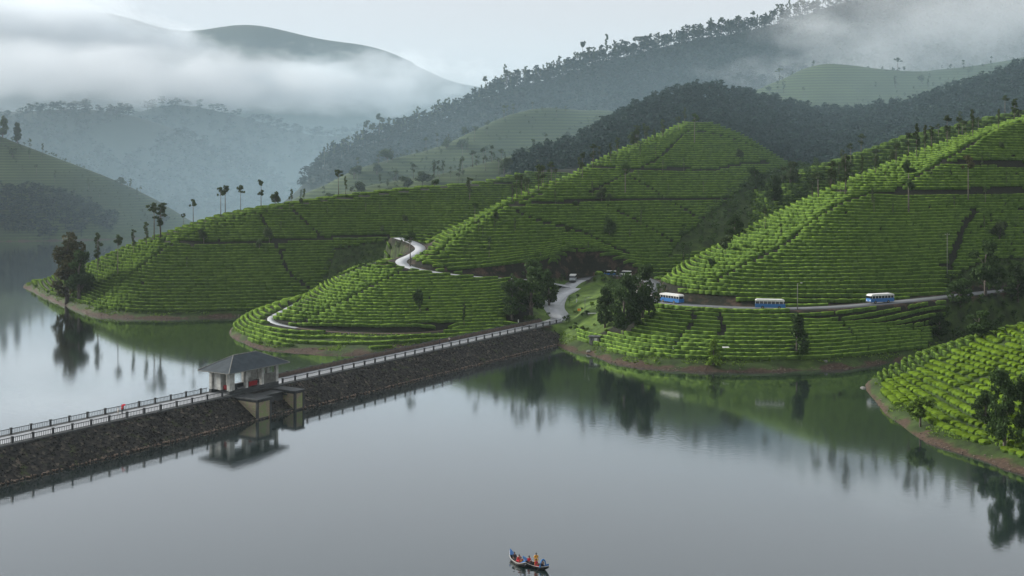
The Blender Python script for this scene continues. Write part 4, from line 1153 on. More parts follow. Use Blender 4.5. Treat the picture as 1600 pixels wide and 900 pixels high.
x, y = scatter((-640, 480, 640, 1080), 6.5, lambda x, y, z, u, v: isid(x, y, 'FF', 'FM', 'H', 'GG') & (z > 3) & (vnoise(x, y, 38, 14) + .6 * vnoise(x, y, 9, 15) > .08))
wood('undergrowth', 'scrub and young trees dotted over the misty far tea slopes', x, y, 1.5, 4.5, M['oak'], 1.5)

# slim shade trees standing among the rows
for hk, poly, n_, lab in (('C', [(700, 390), (800, 320), (950, 250), (1080, 200), (1180, 250), (1120, 300), (1000, 400), (800, 415)], 26, 'slim shade tree among the tea rows on the middle hill face'),
                          ('D', [(1060, 430), (1200, 350), (1400, 260), (1590, 200), (1590, 400), (1480, 400), (1300, 330), (1180, 400)], 16, 'slim shade tree among the tea rows on the right hill face'),
                          ('A', [(270, 378), (420, 328), (620, 300), (800, 290), (640, 365), (300, 440)], 12, 'slim shade tree among the tea rows on the left hill face')):
    k = 0; tries = 0
    while k < n_ and tries < 2000:
        tries += 1; uu = random.uniform(270, 1590); vv = random.uniform(195, 440)
        if not in_poly(np.array([uu]), np.array([vv]), poly)[0]: continue
        q_ = hit(uu, vv)
        if sample_id(np.array([q_[0]]), np.array([q_[1]]))[0] != HID[hk]: continue
        plant('shade_tree', random.choice(['pole', 'twotuft', 'umbrella', 'round']), 'oak', tuple(q_), random.uniform(3.5, 8.5), lab, 'tree', lab + ' group', random.uniform(.55, .9)); k += 1
# ------------------------------------------------------------------ roads
def ribbon(name, line, w, mat, lift=0.06, under=0.5):
    t = np.gradient(line[:, :2], axis=0); t /= np.linalg.norm(t, axis=1)[:, None]; n = np.stack([-t[:, 1], t[:, 0]], -1)
    L = np.column_stack([line[:, :2] + n * w / 2, line[:, 2] + lift]); Rr = np.column_stack([line[:, :2] - n * w / 2, line[:, 2] + lift])
    lo = np.array([0, 0, under])
    V = np.vstack([L, Rr, L - lo, Rr - lo]); k = len(line); f = []
    for i in range(k - 1):
        f += [(k + i, k + i + 1, i + 1, i), (i, i + 1, 2 * k + i + 1, 2 * k + i), (k + i + 1, k + i, 3 * k + i, 3 * k + i + 1)]
    return tag(link(name, np_mesh(name, V, f), None, mat), kind='structure')
dam_road = np.array([(*mid(s), DAM_Z) for s in np.linspace(-70, DAM_L - 10, 40)])
kb = int(np.argmax(main_road[:, 1] > 470))
ribbon('road', main_road[:kb + 1], 5.8, M['asphalt'], 0.07)
ribbon('road', main_road[kb:], 5.8, M['grey_asphalt'], 0.07)
ribbon('road', upper_road, 4.4, M['asphalt'], 0.05)
lu = 800 + FOC * lane[:, 0] / lane[:, 1]; kl = int(np.argmax(lu < 470))
M['dirt'] = simple('red_dirt', (0.10, 0.065, 0.045), (0.05, 0.034, 0.024), 0.6, 0.9)
ribbon('path', lane[:kl + 1], 1.5, M['dirt'], 0.05)
ribbon('lane', lane[kl:], 2.2, M['asphalt'], 0.05)
# the bare widened bend where the dam road meets the hill road
fan = catmull([(14, 406, 5.3), (12.5, 418, 6.1), (11.5, 430, 7.4), (15, 444, 9.3), (21, 456, 10.9)], 3.0)
ribbon('road_verge', np.array([(x + 3.2, y, z) for x, y, z in fan]), 6.5, M['asphalt'], 0.03)

# ------------------------------------------------------------------ dam
def L2W(s, t, z): p = DA + dvec * s + dnrm * t; return (p[0], p[1], z)
DAM_ROT = math.atan2(dvec[1], dvec[0])
dam = empty('dam', (DA[0], DA[1], 0), DAM_ROT)       # local x along the crest, local y away from the lake side seen
tag(dam, 'long low dam of dark stone with a railed road along its crest', 'dam')
m, nt, b = new_mat('rubble_pitching')
vn = N(nt, 'ShaderNodeTexVoronoi'); vn.inputs['Scale'].default_value = 1.7; tc = N(nt, 'ShaderNodeTexCoord'); nt.links.new(tc.outputs['Object'], vn.inputs['Vector'])
fz = noise(nt, 0.5, 6)
stone = ramp(nt, vn.outputs['Color'], [(0.0, (0.011, 0.012, 0.011)), (0.45, (0.023, 0.023, 0.021)), (0.75, (0.036, 0.033, 0.028)), (1.0, (0.11, 0.09, 0.07))])
stone = mixc(nt, ramp(nt, fz, [(0.58, (0, 0, 0)), (0.72, (1, 1, 1))]), stone, (0.045, 0.055, 0.022))
nt.links.new(stone, b.inputs['Base Color']); b.inputs['Roughness'].default_value = 0.85; b.inputs['Specular IOR Level'].default_value = 0.15; bump(nt, b, vn.outputs['Distance'], 0.6, 0.2)
M['rubble'] = m
S0, S1 = -75.0, DAM_L + 6
ns_ = 180; prof = [(-12, -2.6), (-8.2, -0.1), (-6.0, 1.25), (-4.0, 2.5), (-2.0, 3.75), (-.35, 4.78), (7.6, 4.78), (15, 0), (20, -3)]
V = []
for i in range(ns_):
    s = S0 + (S1 - S0) * i / (ns_ - 1)
    for j, (t, z) in enumerate(prof):
        k = 0.08 if 0 < j < 5 else 0
        V.append((s, t + k * random.uniform(-1, 1), z + k * random.uniform(-1, 1)))
q = len(prof); Fc = [(i * q + j, (i + 1) * q + j, (i + 1) * q + j + 1, i * q + j + 1) for i in range(ns_ - 1) for j in range(q - 1)]
link('embankment', np_mesh('embankment', V, Fc), dam, M['rubble'])
# pitching stones, too small to pick apart
r = np.random.default_rng(3)
def rocks(n, pos, smin, smax):
    bm = bmesh.new(); bmesh.ops.create_icosphere(bm, subdivisions=1, radius=1); tv = np.array([v.co[:] for v in bm.verts]); tf = np.array([[v.index for v in f.verts] for f in bm.faces]); bm.free()
    sz = r.uniform(smin, smax, (n, 1, 1)); v = tv[None] * sz * r.uniform(.6, 1.2, (n, len(tv), 1)) * r.uniform(.6, 1.3, (n, 1, 3))
    v = v + pos[:, None]
    return v.reshape(-1, 3), (tf[None] + (np.arange(n) * len(tv))[:, None, None]).reshape(-1, 3)
n = 6500; tt = r.uniform(-8.6, -.5, n); ss = r.uniform(S0, S1, n)
V, Fc = rocks(n, np.stack([ss, tt, (tt + 8.1) * .625 - .02], -1), .12, .28)
tag(link('pitching_stones', np_mesh('pitching_stones', V, Fc), dam, M['rubble']), kind='stuff')
n = 900; ss = r.uniform(S0, S1, n)
M['pale_rubble'] = simple('drawdown_stones', (0.22, 0.165, 0.125), (0.09, 0.065, 0.05), 0.8, 0.85)
V, Fc = rocks(n, np.stack([ss, r.normal(-7.9, .22, n), np.full(n, .12) + r.uniform(0, .2, n)], -1), .10, .30)
tag(link('waterline_stones', np_mesh('waterline_stones', V, Fc), dam, M['pale_rubble']), kind='stuff')
MB().box(S0, S1, -.45, 1.05, 4.72, 5.02).build('coping', M['dark_concrete'], dam)
MB().box(S0, S1, 6.2, 7.7, 4.72, 5.02).build('coping', M['dark_concrete'], dam)
MB().box(S0, DAM_L + 1.5, 1.05, 6.2, 4.80, 5.00).build('roadway', M['asphalt'], dam)
M['parapet'] = simple('brown_stone_parapet', (0.13, 0.095, 0.075), (0.055, 0.045, 0.04), 1.4, 0.9, 0.3)
SPC = 4.45; PAV = (58.4, 74.6)
post_me = MB().box(-.17, .17, -.17, .17, 0, 1.22).box(-.22, .22, -.22, .22, 1.22, 1.32).mesh('post'); post_me.materials.append(M['rail'])
def railing(t, spans, wall_from=None):
    rail = MB(); 
    for a, b_ in spans:
        rail.box(a, b_, t - .06, t + .06, 6.02, 6.14).box(a, b_, t - .04, t + .04, 5.10, 5.18)
    ro = rail.build('railing', M['rail'], dam)
    bal = MB()
    for a, b_ in spans:
        s = a
        while s < b_ + .1:
            p = link('post', post_me, ro); p.location = (s, t, 5.0); s += SPC
        s = a + .4
        while s < b_:
            bal.box(s - .04, s + .04, t - .03, t + .03, 5.15, 6.05); s += .40
    tag(bal.build('balusters', M['rail'], ro), kind='stuff')
    return ro
railing(.15, [(S0 + 2, PAV[0] - .4), (PAV[1] + 1.2, DAM_L - 1)])
railing(7.05, [(S0 + 2, PAV[0] - .4), (PAV[1] + 1.2, DAM_L - 3)])
MB().box(PAV[1] + 1.5, DAM_L - 3, 6.72, 6.96, 5.0, 5.95).build('parapet', M['parapet'], dam)

# ------------------------------------------------------------------ gatehouse on the dam
gh = empty('gatehouse', L2W(PAV[0], 0, 5.0), DAM_ROT); PL = PAV[1] - PAV[0]
tag(gh, 'open pavilion with grey hipped roof and white columns standing on the dam', 'gatehouse')
M['lime'] = simple('weathered_limewash', (0.62, 0.62, 0.58), (0.30, 0.30, 0.27), 0.9, 0.85, 0.1)
M['roof'] = simple('slate_roof', (0.046, 0.058, 0.066), (0.026, 0.034, 0.039), 0.7, 0.7, 0.1, spec=0.12)
M['brick'] = None
m, nt, b = new_mat('mossy_brick'); br = N(nt, 'ShaderNodeTexBrick'); tc = N(nt, 'ShaderNodeTexCoord'); mp = N(nt, 'ShaderNodeMapping'); mp.inputs['Rotation'].default_value = (R(90), 0, 0)
nt.links.new(tc.outputs['Object'], mp.inputs[0]); nt.links.new(mp.outputs[0], br.inputs[0]); br.inputs['Scale'].default_value = 3
br.inputs['Color1'].default_value = (0.30, 0.25, 0.165, 1); br.inputs['Color2'].default_value = (0.22, 0.185, 0.125, 1); br.inputs['Mortar'].default_value = (0.12, 0.11, 0.08, 1)
c = mixc(nt, ramp(nt, noise(nt, .7, 4), [(.5, (0, 0, 0)), (.65, (1, 1, 1))]), br.outputs[0], (0.19, 0.23, 0.10))
nt.links.new(c, b.inputs['Base Color']); b.inputs['Roughness'].default_value = .9; M['brick'] = m
# plinth, floor, columns
MB().box(0, PL, .25, 1.0, 0.0, .85).build('plinth', M['dark_concrete'], gh)
MB().box(0, PL, 6.2, 6.9, 0.0, .85).build('plinth', M['dark_concrete'], gh)
col_me = MB().box(-.36, .36, -.36, .36, 0, .35).box(-.38, .38, -.38, .38, .35, 3.95).box(-.46, .46, -.46, .46, 3.95, 4.25).mesh('column'); col_me.materials.append(M['lime'])
for s in (.5, 5.6, 10.8, PL - .5):
    for t in (.62, 6.55):
        c_ = link('column', col_me, gh); c_.location = (s, t, .85)
for s in (.5, PL - .5):
    c_ = link('column', col_me, gh); c_.location = (s, 3.6, .85)
MB().box(.1, PL - .1, .36, .88, 5.1, 5.5).box(.1, PL - .1, 6.3, 6.8, 5.1, 5.5).box(.1, .6, .88, 6.3, 5.1, 5.5).box(PL - .6, PL - .1, .88, 6.3, 5.1, 5.5).build('beam', M['lime'], gh)
# half walls, gate machinery and red board inside
MB().box(11.2, PL - .9, .5, .72, .85, 3.2).build('panel_wall', M['concrete'], gh)
MB().box(1.0, 1.9, .5, .72, .85, 5.1).build('panel_wall', M['lime'], gh)
MB().box(5.98, 7.0, .5, .72, 3.1, 5.1).build('panel_wall', M['lime'], gh)
MB().box(.42, .6, 4.0, 5.6, .85, 5.1).build('panel_wall', M['lime'], gh)
MB().box(.42, .6, 1.0, 1.5, .85, 5.1).build('panel_wall', M['lime'], gh)
MB().box(11.2, PL - .9, 6.45, 6.65, .85, 4.4).build('panel_wall', M['lime'], gh)
MB().box(1.1, 5.0, 6.45, 6.65, .85, 4.9).build('panel_wall', M['lime'], gh)
for s in (3.0, 8.2):
    g = MB().box(s - .7, s + .7, 1.4, 2.4, .02, 1.9).tube([(s - 1.1, 1.9, 1.5), (s + 1.1, 1.9, 1.5)], .42, 10)
    g.build('winch', M['rail'], gh)
M['red'] = simple('red_paint', (0.26, 0.012, 0.018), (0.16, 0.01, 0.012), 2, 0.6)
MB().box(6.6, 9.3, .56, .66, 1.0, 2.1).build('red_board', M['red'], gh)
MB().box(.45, .6, 1.6, 2.6, 1.1, 2.1).build('red_board', M['red'], gh)
# hipped roof with thickness; gutters and ridge caps
x0, x1, y0, y1, ze, zr = -1.9, PL + 1.9, -1.6, 8.6, 5.35, 8.35; yr = 3.5; xa, xb = 4.4, PL - 4.4
rf = MB().add([(x0, y0, ze), (x1, y0, ze), (x1, y1, ze), (x0, y1, ze), (xa, yr, zr), (xb, yr, zr), (x0, y0, ze - .18), (x1, y0, ze - .18), (x1, y1, ze - .18), (x0, y1, ze - .18)],
              [(0, 1, 5, 4), (1, 2, 5), (2, 3, 4, 5), (3, 0, 4), (9, 8, 7, 6), (0, 6, 7, 1), (1, 7, 8, 2), (2, 8, 9, 3), (3, 9, 6, 0)]).build('roof', M['roof'], gh)
hip = MB()
for a, b_ in (((x0, y0, ze), (xa, yr, zr)), ((x1, y0, ze), (xb, yr, zr)), ((x1, y1, ze), (xb, yr, zr)), ((x0, y1, ze), (xa, yr, zr)), ((xa, yr, zr), (xb, yr, zr))):
    hip.tube([Vector(a) + Vector((0, 0, .05)), Vector(b_) + Vector((0, 0, .05))], .11, 6)
hip.build('ridge_cap', M['concrete'], rf)
gt = MB()
for a, b_ in (((x0, y0, ze - .1), (x1, y0, ze - .1)), ((x0, y1, ze - .1), (x0, y0, ze - .1))): gt.tube([a, b_], .10, 6)
gt.build('gutter', M['concrete'], rf)
# sluice piers below: dark frames around brick panels
def pier(s0, s1, tout, name='sluice_pier', lab=None):
    e = empty(name, L2W(PAV[0] + s0, 0, 0), DAM_ROT); w = s1 - s0
    fr = MB()
    for s in (0, w - .5): fr.box(s, s + .5, -tout, -tout + .5, -2, 4.45)
    for s in (0, w - .5): fr.box(s, s + .5, -.9, -.4, 1, 4.45)
    fr.box(.05, w - .05, -tout + .05, -.45, 4.0, 4.42).box(.05, w - .05, -tout + .05, -.45, -2, .4)
    fr.build('frame', M['dark_concrete'], e)
    MB().box(.5, w - .5, -tout + .12, -tout + .3, .4, 4.0).build('brick_panel', M['brick'], e)
    MB().box(.12, .3, -tout + .5, -.9, .4, 4.0).build('brick_panel', M['brick'], e)
    MB().box(w - .3, w - .12, -tout + .5, -.9, .4, 4.0).build('brick_panel', M['brick'], e)
    MB().box(-.18, w + .18, -tout - .2, -.47, 4.45, 4.72).build('platform', M['dark_concrete'], e)
    return tag(e, lab, 'pier')
pier(.6, 5.2, 8.0, lab='brick sluice pier under the near corner of the dam pavilion')
pier(13.0, 16.2, 8.0, lab='brick sluice pier under the right end of the dam pavilion')
sg = empty('sluice_gate', L2W(PAV[0] + 6, 0, 0), DAM_ROT)
MB().box(-.6, 6.9, -4.2, -3.9, -2, 4.0).build('gate_leaf', M['dark_concrete'], sg)
MB().box(-.35, -.05, -5.6, -2.2, 3.6, 3.9).box(6.6, 6.9, -5.6, -2.2, 3.6, 3.9).box(-.35, 6.9, -7.4, -7.1, .3, .55).build('gate_frame', M['dark_concrete'], sg)
MB().box(-.6, 6.9, -4.6, -.47, 4.1, 4.4).build('catwalk', M['dark_concrete'], sg)
tag(sg, 'dark sluice gate between the two brick piers of the dam', 'sluice gate')

# ------------------------------------------------------------------ vehicles
def road_at(line, u):
    uu = 800 + FOC * line[:, 0] / line[:, 1]
    i = int(np.argmin(np.abs(uu - u))); j = min(i + 1, len(line) - 1); d = line[j] - line[max(i - 1, 0)]
    return line[i], math.atan2(d[1], d[0])
wheel_me = MB().tube([(0, -.13, 0), (0, .13, 0)], .48, 14).mesh('wheel'); wheel_me.materials.append(M['black'])
rim_me = MB().tube([(0, -.15, 0), (0, .15, 0)], .26, 10).mesh('rim'); rim_me.materials.append(M['concrete'])
M['lamp'] = simple('lamp_glass', (0.7, 0.7, 0.66), (0.6, 0.6, 0.55), 2, 0.15)
def wheels(e, xs, ys, sc=1.0):
    for x in xs:
        for y in ys:
            w = link('wheel', wheel_me, e); w.location = (x, y, .48 * sc); w.scale = (sc, 1, sc)
            link('rim', rim_me, w)
def rounded_prism(poly, y0, y1):
    return MB().prism(poly, y0, y1)
def bus(L=9.2, Wd=2.4, Hh=3.0):
    e = empty('bus'); h = L / 2; w = Wd / 2
    rounded_prism([(-h, .45), (h, .45), (h + .05, .9), (h, 1.45), (-h, 1.45)], -w, w).build('body', M['blue'], e)
    MB().box(-h + .02, h - .02, -w + .02, w - .02, 1.45, 1.62).build('waist_band', M['blue'], e)
    MB().box(-h + .08, h - .12, -w + .1, w - .1, 1.62, 2.42).build('cabin', M['glass'], e)
    rounded_prism([(-h, 2.42), (h - .1, 2.42), (h - .25, 2.75), (h - .9, 3.0), (-h + .6, 3.0), (-h, 2.75)], -w, w).build('roof', M['white'], e)
    n = 7
    for sd in (-1, 1):
        for i in range(n + 1):
            x = -h + .1 + (L - .7) * i / n
            MB().box(x - .05, x + .05, sd * (w - .06) - .05, sd * (w - .06) + .05, 1.6, 2.44).build('window_pillar', M['white'], e)
        for i in range(n):
            xa_ = -h + .1 + (L - .7) * i / n + .05; xb_ = -h + .1 + (L - .7) * (i + 1) / n - .05
            MB().box(xa_, xb_, sd * (w - .085) - .012, sd * (w - .085) + .012, 1.64, 2.40).build('window', M['glass'], e)
    MB().box(h - .2, h - .12, -w + .12, w - .12, 1.5, 2.4).build('windscreen', M['glass'], e)
    MB().box(h, h + .14, -w + .05, w - .05, .42, .68).build('bumper', M['rail'], e)
    for sd in (-1, 1): MB().box(h + .02, h + .08, sd * .85 - .16, sd * .85 + .16, .82, 1.08).build('headlight', M['lamp'], e)
    wheels(e, (-h + 2.3, h - 1.8), (-w + .12, w - .12))
    return e
def car(col, L=4.0, Wd=1.6, Hh=1.5, van=False):
    e = empty('parked_van' if van else 'parked_car'); h = L / 2; w = Wd / 2
    if van:
        rounded_prism([(-h, .3), (h, .3), (h, .95), (h - .35, 1.05), (-h, 1.05)], -w, w).build('body', col, e)
        rounded_prism([(-h + .02, 1.05), (h - .38, 1.05), (h - .95, 1.75), (-h + .08, 1.75)], -w + .06, w - .06).build('cabin', M['glass'], e)
        rounded_prism([(-h, 1.75), (h - .95, 1.75), (h - 1.1, 2.0), (-h + .1, 2.0)], -w, w).build('roof', M['white'], e)
    else:
        rounded_prism([(-h, .3), (h, .3), (h, .72), (h - .9, .86), (-h + .1, .9), (-h, .8)], -w, w).build('body', col, e)
        rounded_prism([(-h + .25, .9), (h - .95, .86), (h - 1.55, 1.36), (-h + .75, 1.36)], -w + .08, w - .08).build('cabin', M['glass'], e)
        rounded_prism([(-h + .70, 1.36), (h - 1.52, 1.36), (h - 1.65, 1.46), (-h + .85, 1.46)], -w + .08, w - .08).build('roof', col, e)
    MB().box(h, h + .08, -w + .05, w - .05, .3, .5).build('bumper', M['rail'], e)
    for sd in (-1, 1): MB().box(h - .02, h + .04, sd * (w - .25) - .13, sd * (w - .25) + .13, .56, .70).build('headlight', M['lamp'], e)
    wheels(e, (-h + .75, h - .75), (-w + .1, w - .1), .64)
    return e
b0 = bus()
for i, (u, off, lab) in enumerate(((1050, .9, 'blue and white bus nearest the trees, left of the three on the lake road'), (1200, -.9, 'blue and white bus in the middle of the three on the lake road'), (1374, .9, 'blue and white bus farthest right on the lake road'))):
    p, a = road_at(main_road, u); e = b0 if i == 0 else copy_tree(b0)
    n_ = np.array([-math.sin(a), math.cos(a)]) * off
    e.location = (p[0] + n_[0], p[1] + n_[1], p[2] + .08); e.rotation_euler = (0, 0, a + (math.pi if i != 1 else 0))
    tag(e, lab, 'bus', 'buses on the lake road')
def put(e, x, y, rz, lab, cat, group=None):
    e.location = (x, y, zt(x, y) + .08); e.rotation_euler = (0, 0, rz); tag(e, lab, cat, group)
M['grey_paint'] = simple('grey_van_paint', (0.28, 0.31, 0.32), (0.22, 0.25, 0.26), 1, 0.4)
mb_ = car(M['grey_paint'], 5.6, 2.2, 2.6, True); mb_.name = 'minibus'; mb_.scale = (1.1, 1.1, 1.42)
put(mb_, 24.8, 469, R(-98), 'grey minibus with a white roof coming down to the dam junction', 'minibus')
put(car(M['blue'], 5.0, 2.0, 2.2, True), 40.5, 476, R(172), 'blue van with a white roof parked above the junction trees', 'van', 'vehicles parked by the junction')
put(car(M['white']), 36.3, 474, R(165), 'white car parked left of the blue van', 'car', 'vehicles parked by the junction')
put(car(M['white'], 4.6, 1.8, 2.0, True), 46.5, 472, R(150), 'white van parked right of the blue van', 'van', 'vehicles parked by the junction')
p_, a_ = road_at(main_road[(main_road[:, 1] < 412)], 992)
put(car(M['white']), 44.5, 405, R(100), 'white car half hidden behind the big dark junction tree', 'car', 'vehicles parked by the junction')
put(car(M['white']), 46.5, 389.5, R(125), 'white car emerging right of the dark junction trees behind the left bus', 'car', 'vehicles parked by the junction')

# ------------------------------------------------------------------ street furniture
def pole(x, y, h, lab, name='lamp_post', arm=True, mat='concrete'):
    z = zt(x, y); e = empty(name, (x, y, z))
    MB().tube([(0, 0, -.4), (0, 0, h)], [.13, .08], 8).build('pole', M[mat], e, True)
    if arm:
        MB().tube([(0, 0, h - .1), (.5, 0, h + .15), (1.1, 0, h + .2)], .05, 6).build('arm', M[mat], e)
        MB().box(.9, 1.5, -.14, .14, h + .12, h + .26).build('lamp_head', M['lamp'], e)
    else:
        MB().box(-.8, .8, -.06, .06, h - .6, h - .48).build('crossarm', M[mat], e)
        for s in (-.7, 0, .7): MB().tube([(s, 0, h - .48), (s, 0, h - .28)], .05, 6).build('insulator', M['white'], e)
    return tag(e, lab, 'lamp post' if arm else 'utility pole')
p_, a_ = road_at(main_road, 1235); pole(p_[0] + 1, p_[1] - 3.5, 8.2, 'pale lamp post beside the lake road right of the middle bus')
p_ = hit(1480, 432); pole(p_[0], p_[1], 15, 'tall thin pole low on the right hill by the short steep path', 'utility_pole', False)
p_ = hit(914, 492); pole(p_[0], p_[1], 5.6, 'short pale lamp post on the grass right of the road bend')
def guard_post(u, y, lab):
    p = hit(u, y); e = empty('guard_post', tuple(p))
    MB().box(-.16, .16, -.16, .16, -.3, 1.0).build('shaft', M['white'], e); MB().box(-.2, .2, -.2, .2, 1.0, 1.14).build('cap', M['white'], e)
    tag(e, lab, 'post', 'white guard posts at the junction')
for u, y, lab in ((847, 470, 'white guard post on the inside of the road bend, highest one'), (859, 486, 'white guard post on the inside of the road bend, middle one'), (810, 505, 'white guard post at the dam end below the dark trees'),
                  (901, 472, 'white guard post on the grass verge right of the bend')): guard_post(u, y, lab)
M['orange'] = simple('orange_paint', (0.75, 0.25, 0.02), (0.6, 0.18, 0.02), 2, 0.5)
M['yellow'] = simple('yellow_cloth', (0.75, 0.38, 0.03), (0.6, 0.28, 0.02), 2, 0.7)
p_ = hit(905, 490); e = empty('road_sign', tuple(p_), R(8))
MB().tube([(0, 0, -.3), (0, 0, 1.6)], .05, 6).build('post', M['rail'], e); MB().box(-.55, .55, -.04, .04, .9, 1.7).build('board', M['orange'], e)
tag(e, 'small orange board on the grass at the road bend', 'sign')
p_ = hit(926, 492); e = empty('stone_bench', tuple(p_), R(5))
MB().box(-1.6, 1.6, -.3, .3, .42, .58).build('seat', M['white'], e)
for s in (-1.2, 1.2): MB().box(s - .15, s + .15, -.25, .25, -.2, .42).build('leg', M['concrete'], e)
tag(e, 'white stone bench on the grass left of the dark trees', 'bench')
p_ = hit(929, 536); e = empty('pump_house', tuple(p_), R(-12))
MB().box(-1.5, 1.5, -1.2, 1.2, -.6, 1.9).build('wall', M['concrete'], e); rf = MB().box(-1.9, 1.9, -1.6, 1.6, 1.9, 2.1).build('roof', M['dark_concrete'], e)
MB().box(.1, 1.0, -1.26, -1.21, -.1, 1.6).build('door', M['white'], e); MB().box(-1.1, -.4, -1.26, -1.21, .8, 1.5).build('window', M['glass'], e)
tag(e, 'small concrete pump house with a white door near the shore at the dam end', 'pump house')
for u, y, s, lab in ((1054, 546, .55, 'small white concrete block among the tea near the shore path'), (1134, 549, .8, 'pale concrete box beside the round shore shrub')):
    p_ = hit(u, y); e = MB().box(-s, s, -s * .8, s * .8, -.4, s * 1.2).box(-s * 1.15, s * 1.15, -s * .95, s * .95, s * 1.2, s * 1.35).build('marker_block', M['white'], None); e.location = tuple(p_); tag(e, lab, 'block')
def boulder(u, y, s, lab):
    p_ = hit(u, y); bm = bmesh.new(); bmesh.ops.create_icosphere(bm, subdivisions=2, radius=s)
    for v in bm.verts: v.co *= random.uniform(.78, 1.12); v.co.z *= .6
    o = link('boulder', bm_mesh('boulder', bm), None, M['concrete']); o.location = (p_[0], p_[1], max(p_[2], 0)); tag(o, lab, 'boulder')
boulder(1349, 611, .8, 'pale boulder at the tip of the near right spur'); boulder(920, 549, .9, 'pale boulder on the shore below the pump house'); boulder(1290, 566, .7, 'boulder on the red shore below the right bus')

# ------------------------------------------------------------------ people
M['skin'] = simple('brown_skin', (0.22, 0.12, 0.075), (0.17, 0.09, 0.055), 3, 0.6)
M['hair'] = simple('black_hair', (0.018, 0.015, 0.014), (0.01, 0.009, 0.008), 5, 0.5)
M['dark_cloth'] = simple('dark_cloth', (0.04, 0.045, 0.06), (0.025, 0.03, 0.04), 3, 0.85)
M['pale_cloth'] = simple('pale_cloth', (0.5, 0.48, 0.44), (0.38, 0.36, 0.33), 3, 0.85)
M['red_cloth'] = simple('red_cloth', (0.48, 0.012, 0.03), (0.36, 0.01, 0.02), 3, 0.85)
M['blue_cloth'] = simple('blue_cloth', (0.03, 0.16, 0.38), (0.025, 0.12, 0.30), 3, 0.8)
def skin_mesh(name, verts, radii, edges, sub=1):
    me = bpy.data.meshes.new(name); me.from_pydata([Vector(v) for v in verts], edges, []); o = bpy.data.objects.new(name, me); COL.objects.link(o)
    md = o.modifiers.new('s', 'SKIN'); sv = me.skin_vertices[0].data
    for i, rr in enumerate(radii): sv[i].radius = rr if hasattr(rr, '__len__') else (rr, rr)
    sv[0].use_root = True
    o.modifiers.new('u', 'SUBSURF').levels = sub; o.modifiers['u'].render_levels = sub
    dg = bpy.context.evaluated_depsgraph_get(); out = bpy.data.meshes.new_from_object(o.evaluated_get(dg)); out.name = name
    bpy.data.objects.remove(o); 
    for p in out.polygons: p.use_smooth = True
    return out
def body_joints(pose):
    hip = .92 if pose != 'sit' else .42
    J = {'pelvis': (0, 0, hip), 'waist': (0, 0, hip + .18), 'chest': (.02, 0, hip + .42), 'neck': (.03, 0, hip + .58), 'head': (.05, 0, hip + .70), 'crown': (.05, 0, hip + .82)}
    for s, k in ((1, 'l'), (-1, 'r')):
        J['sh' + k] = (.02, s * .19, hip + .52)
        if pose == 'sit': J['el' + k] = (.14, s * .27, hip + .27); J['wr' + k] = (.36, s * .17, hip + .20); J['fi' + k] = (.44, s * .14, hip + .18)
        elif pose == 'hold' and s == 1: J['el' + k] = (.12, s * .28, hip + .28); J['wr' + k] = (.22, s * .20, hip + .48); J['fi' + k] = (.24, s * .18, hip + .56)
        else: J['el' + k] = (.0, s * .27, hip + .24); J['wr' + k] = (.08, s * .26, hip - .01); J['fi' + k] = (.10, s * .25, hip - .11)
        J['hp' + k] = (0, s * .10, hip - .04)
        if pose == 'sit': J['kn' + k] = (.42, s * .13, hip + .06); J['an' + k] = (.46, s * .13, .06); J['to' + k] = (.64, s * .14, .03)
        else: J['kn' + k] = (.04 * s, s * .11, hip * .53); J['an' + k] = (.02 * s, s * .11, .08); J['to' + k] = (.02 * s + .18, s * .13, .03)
    return J
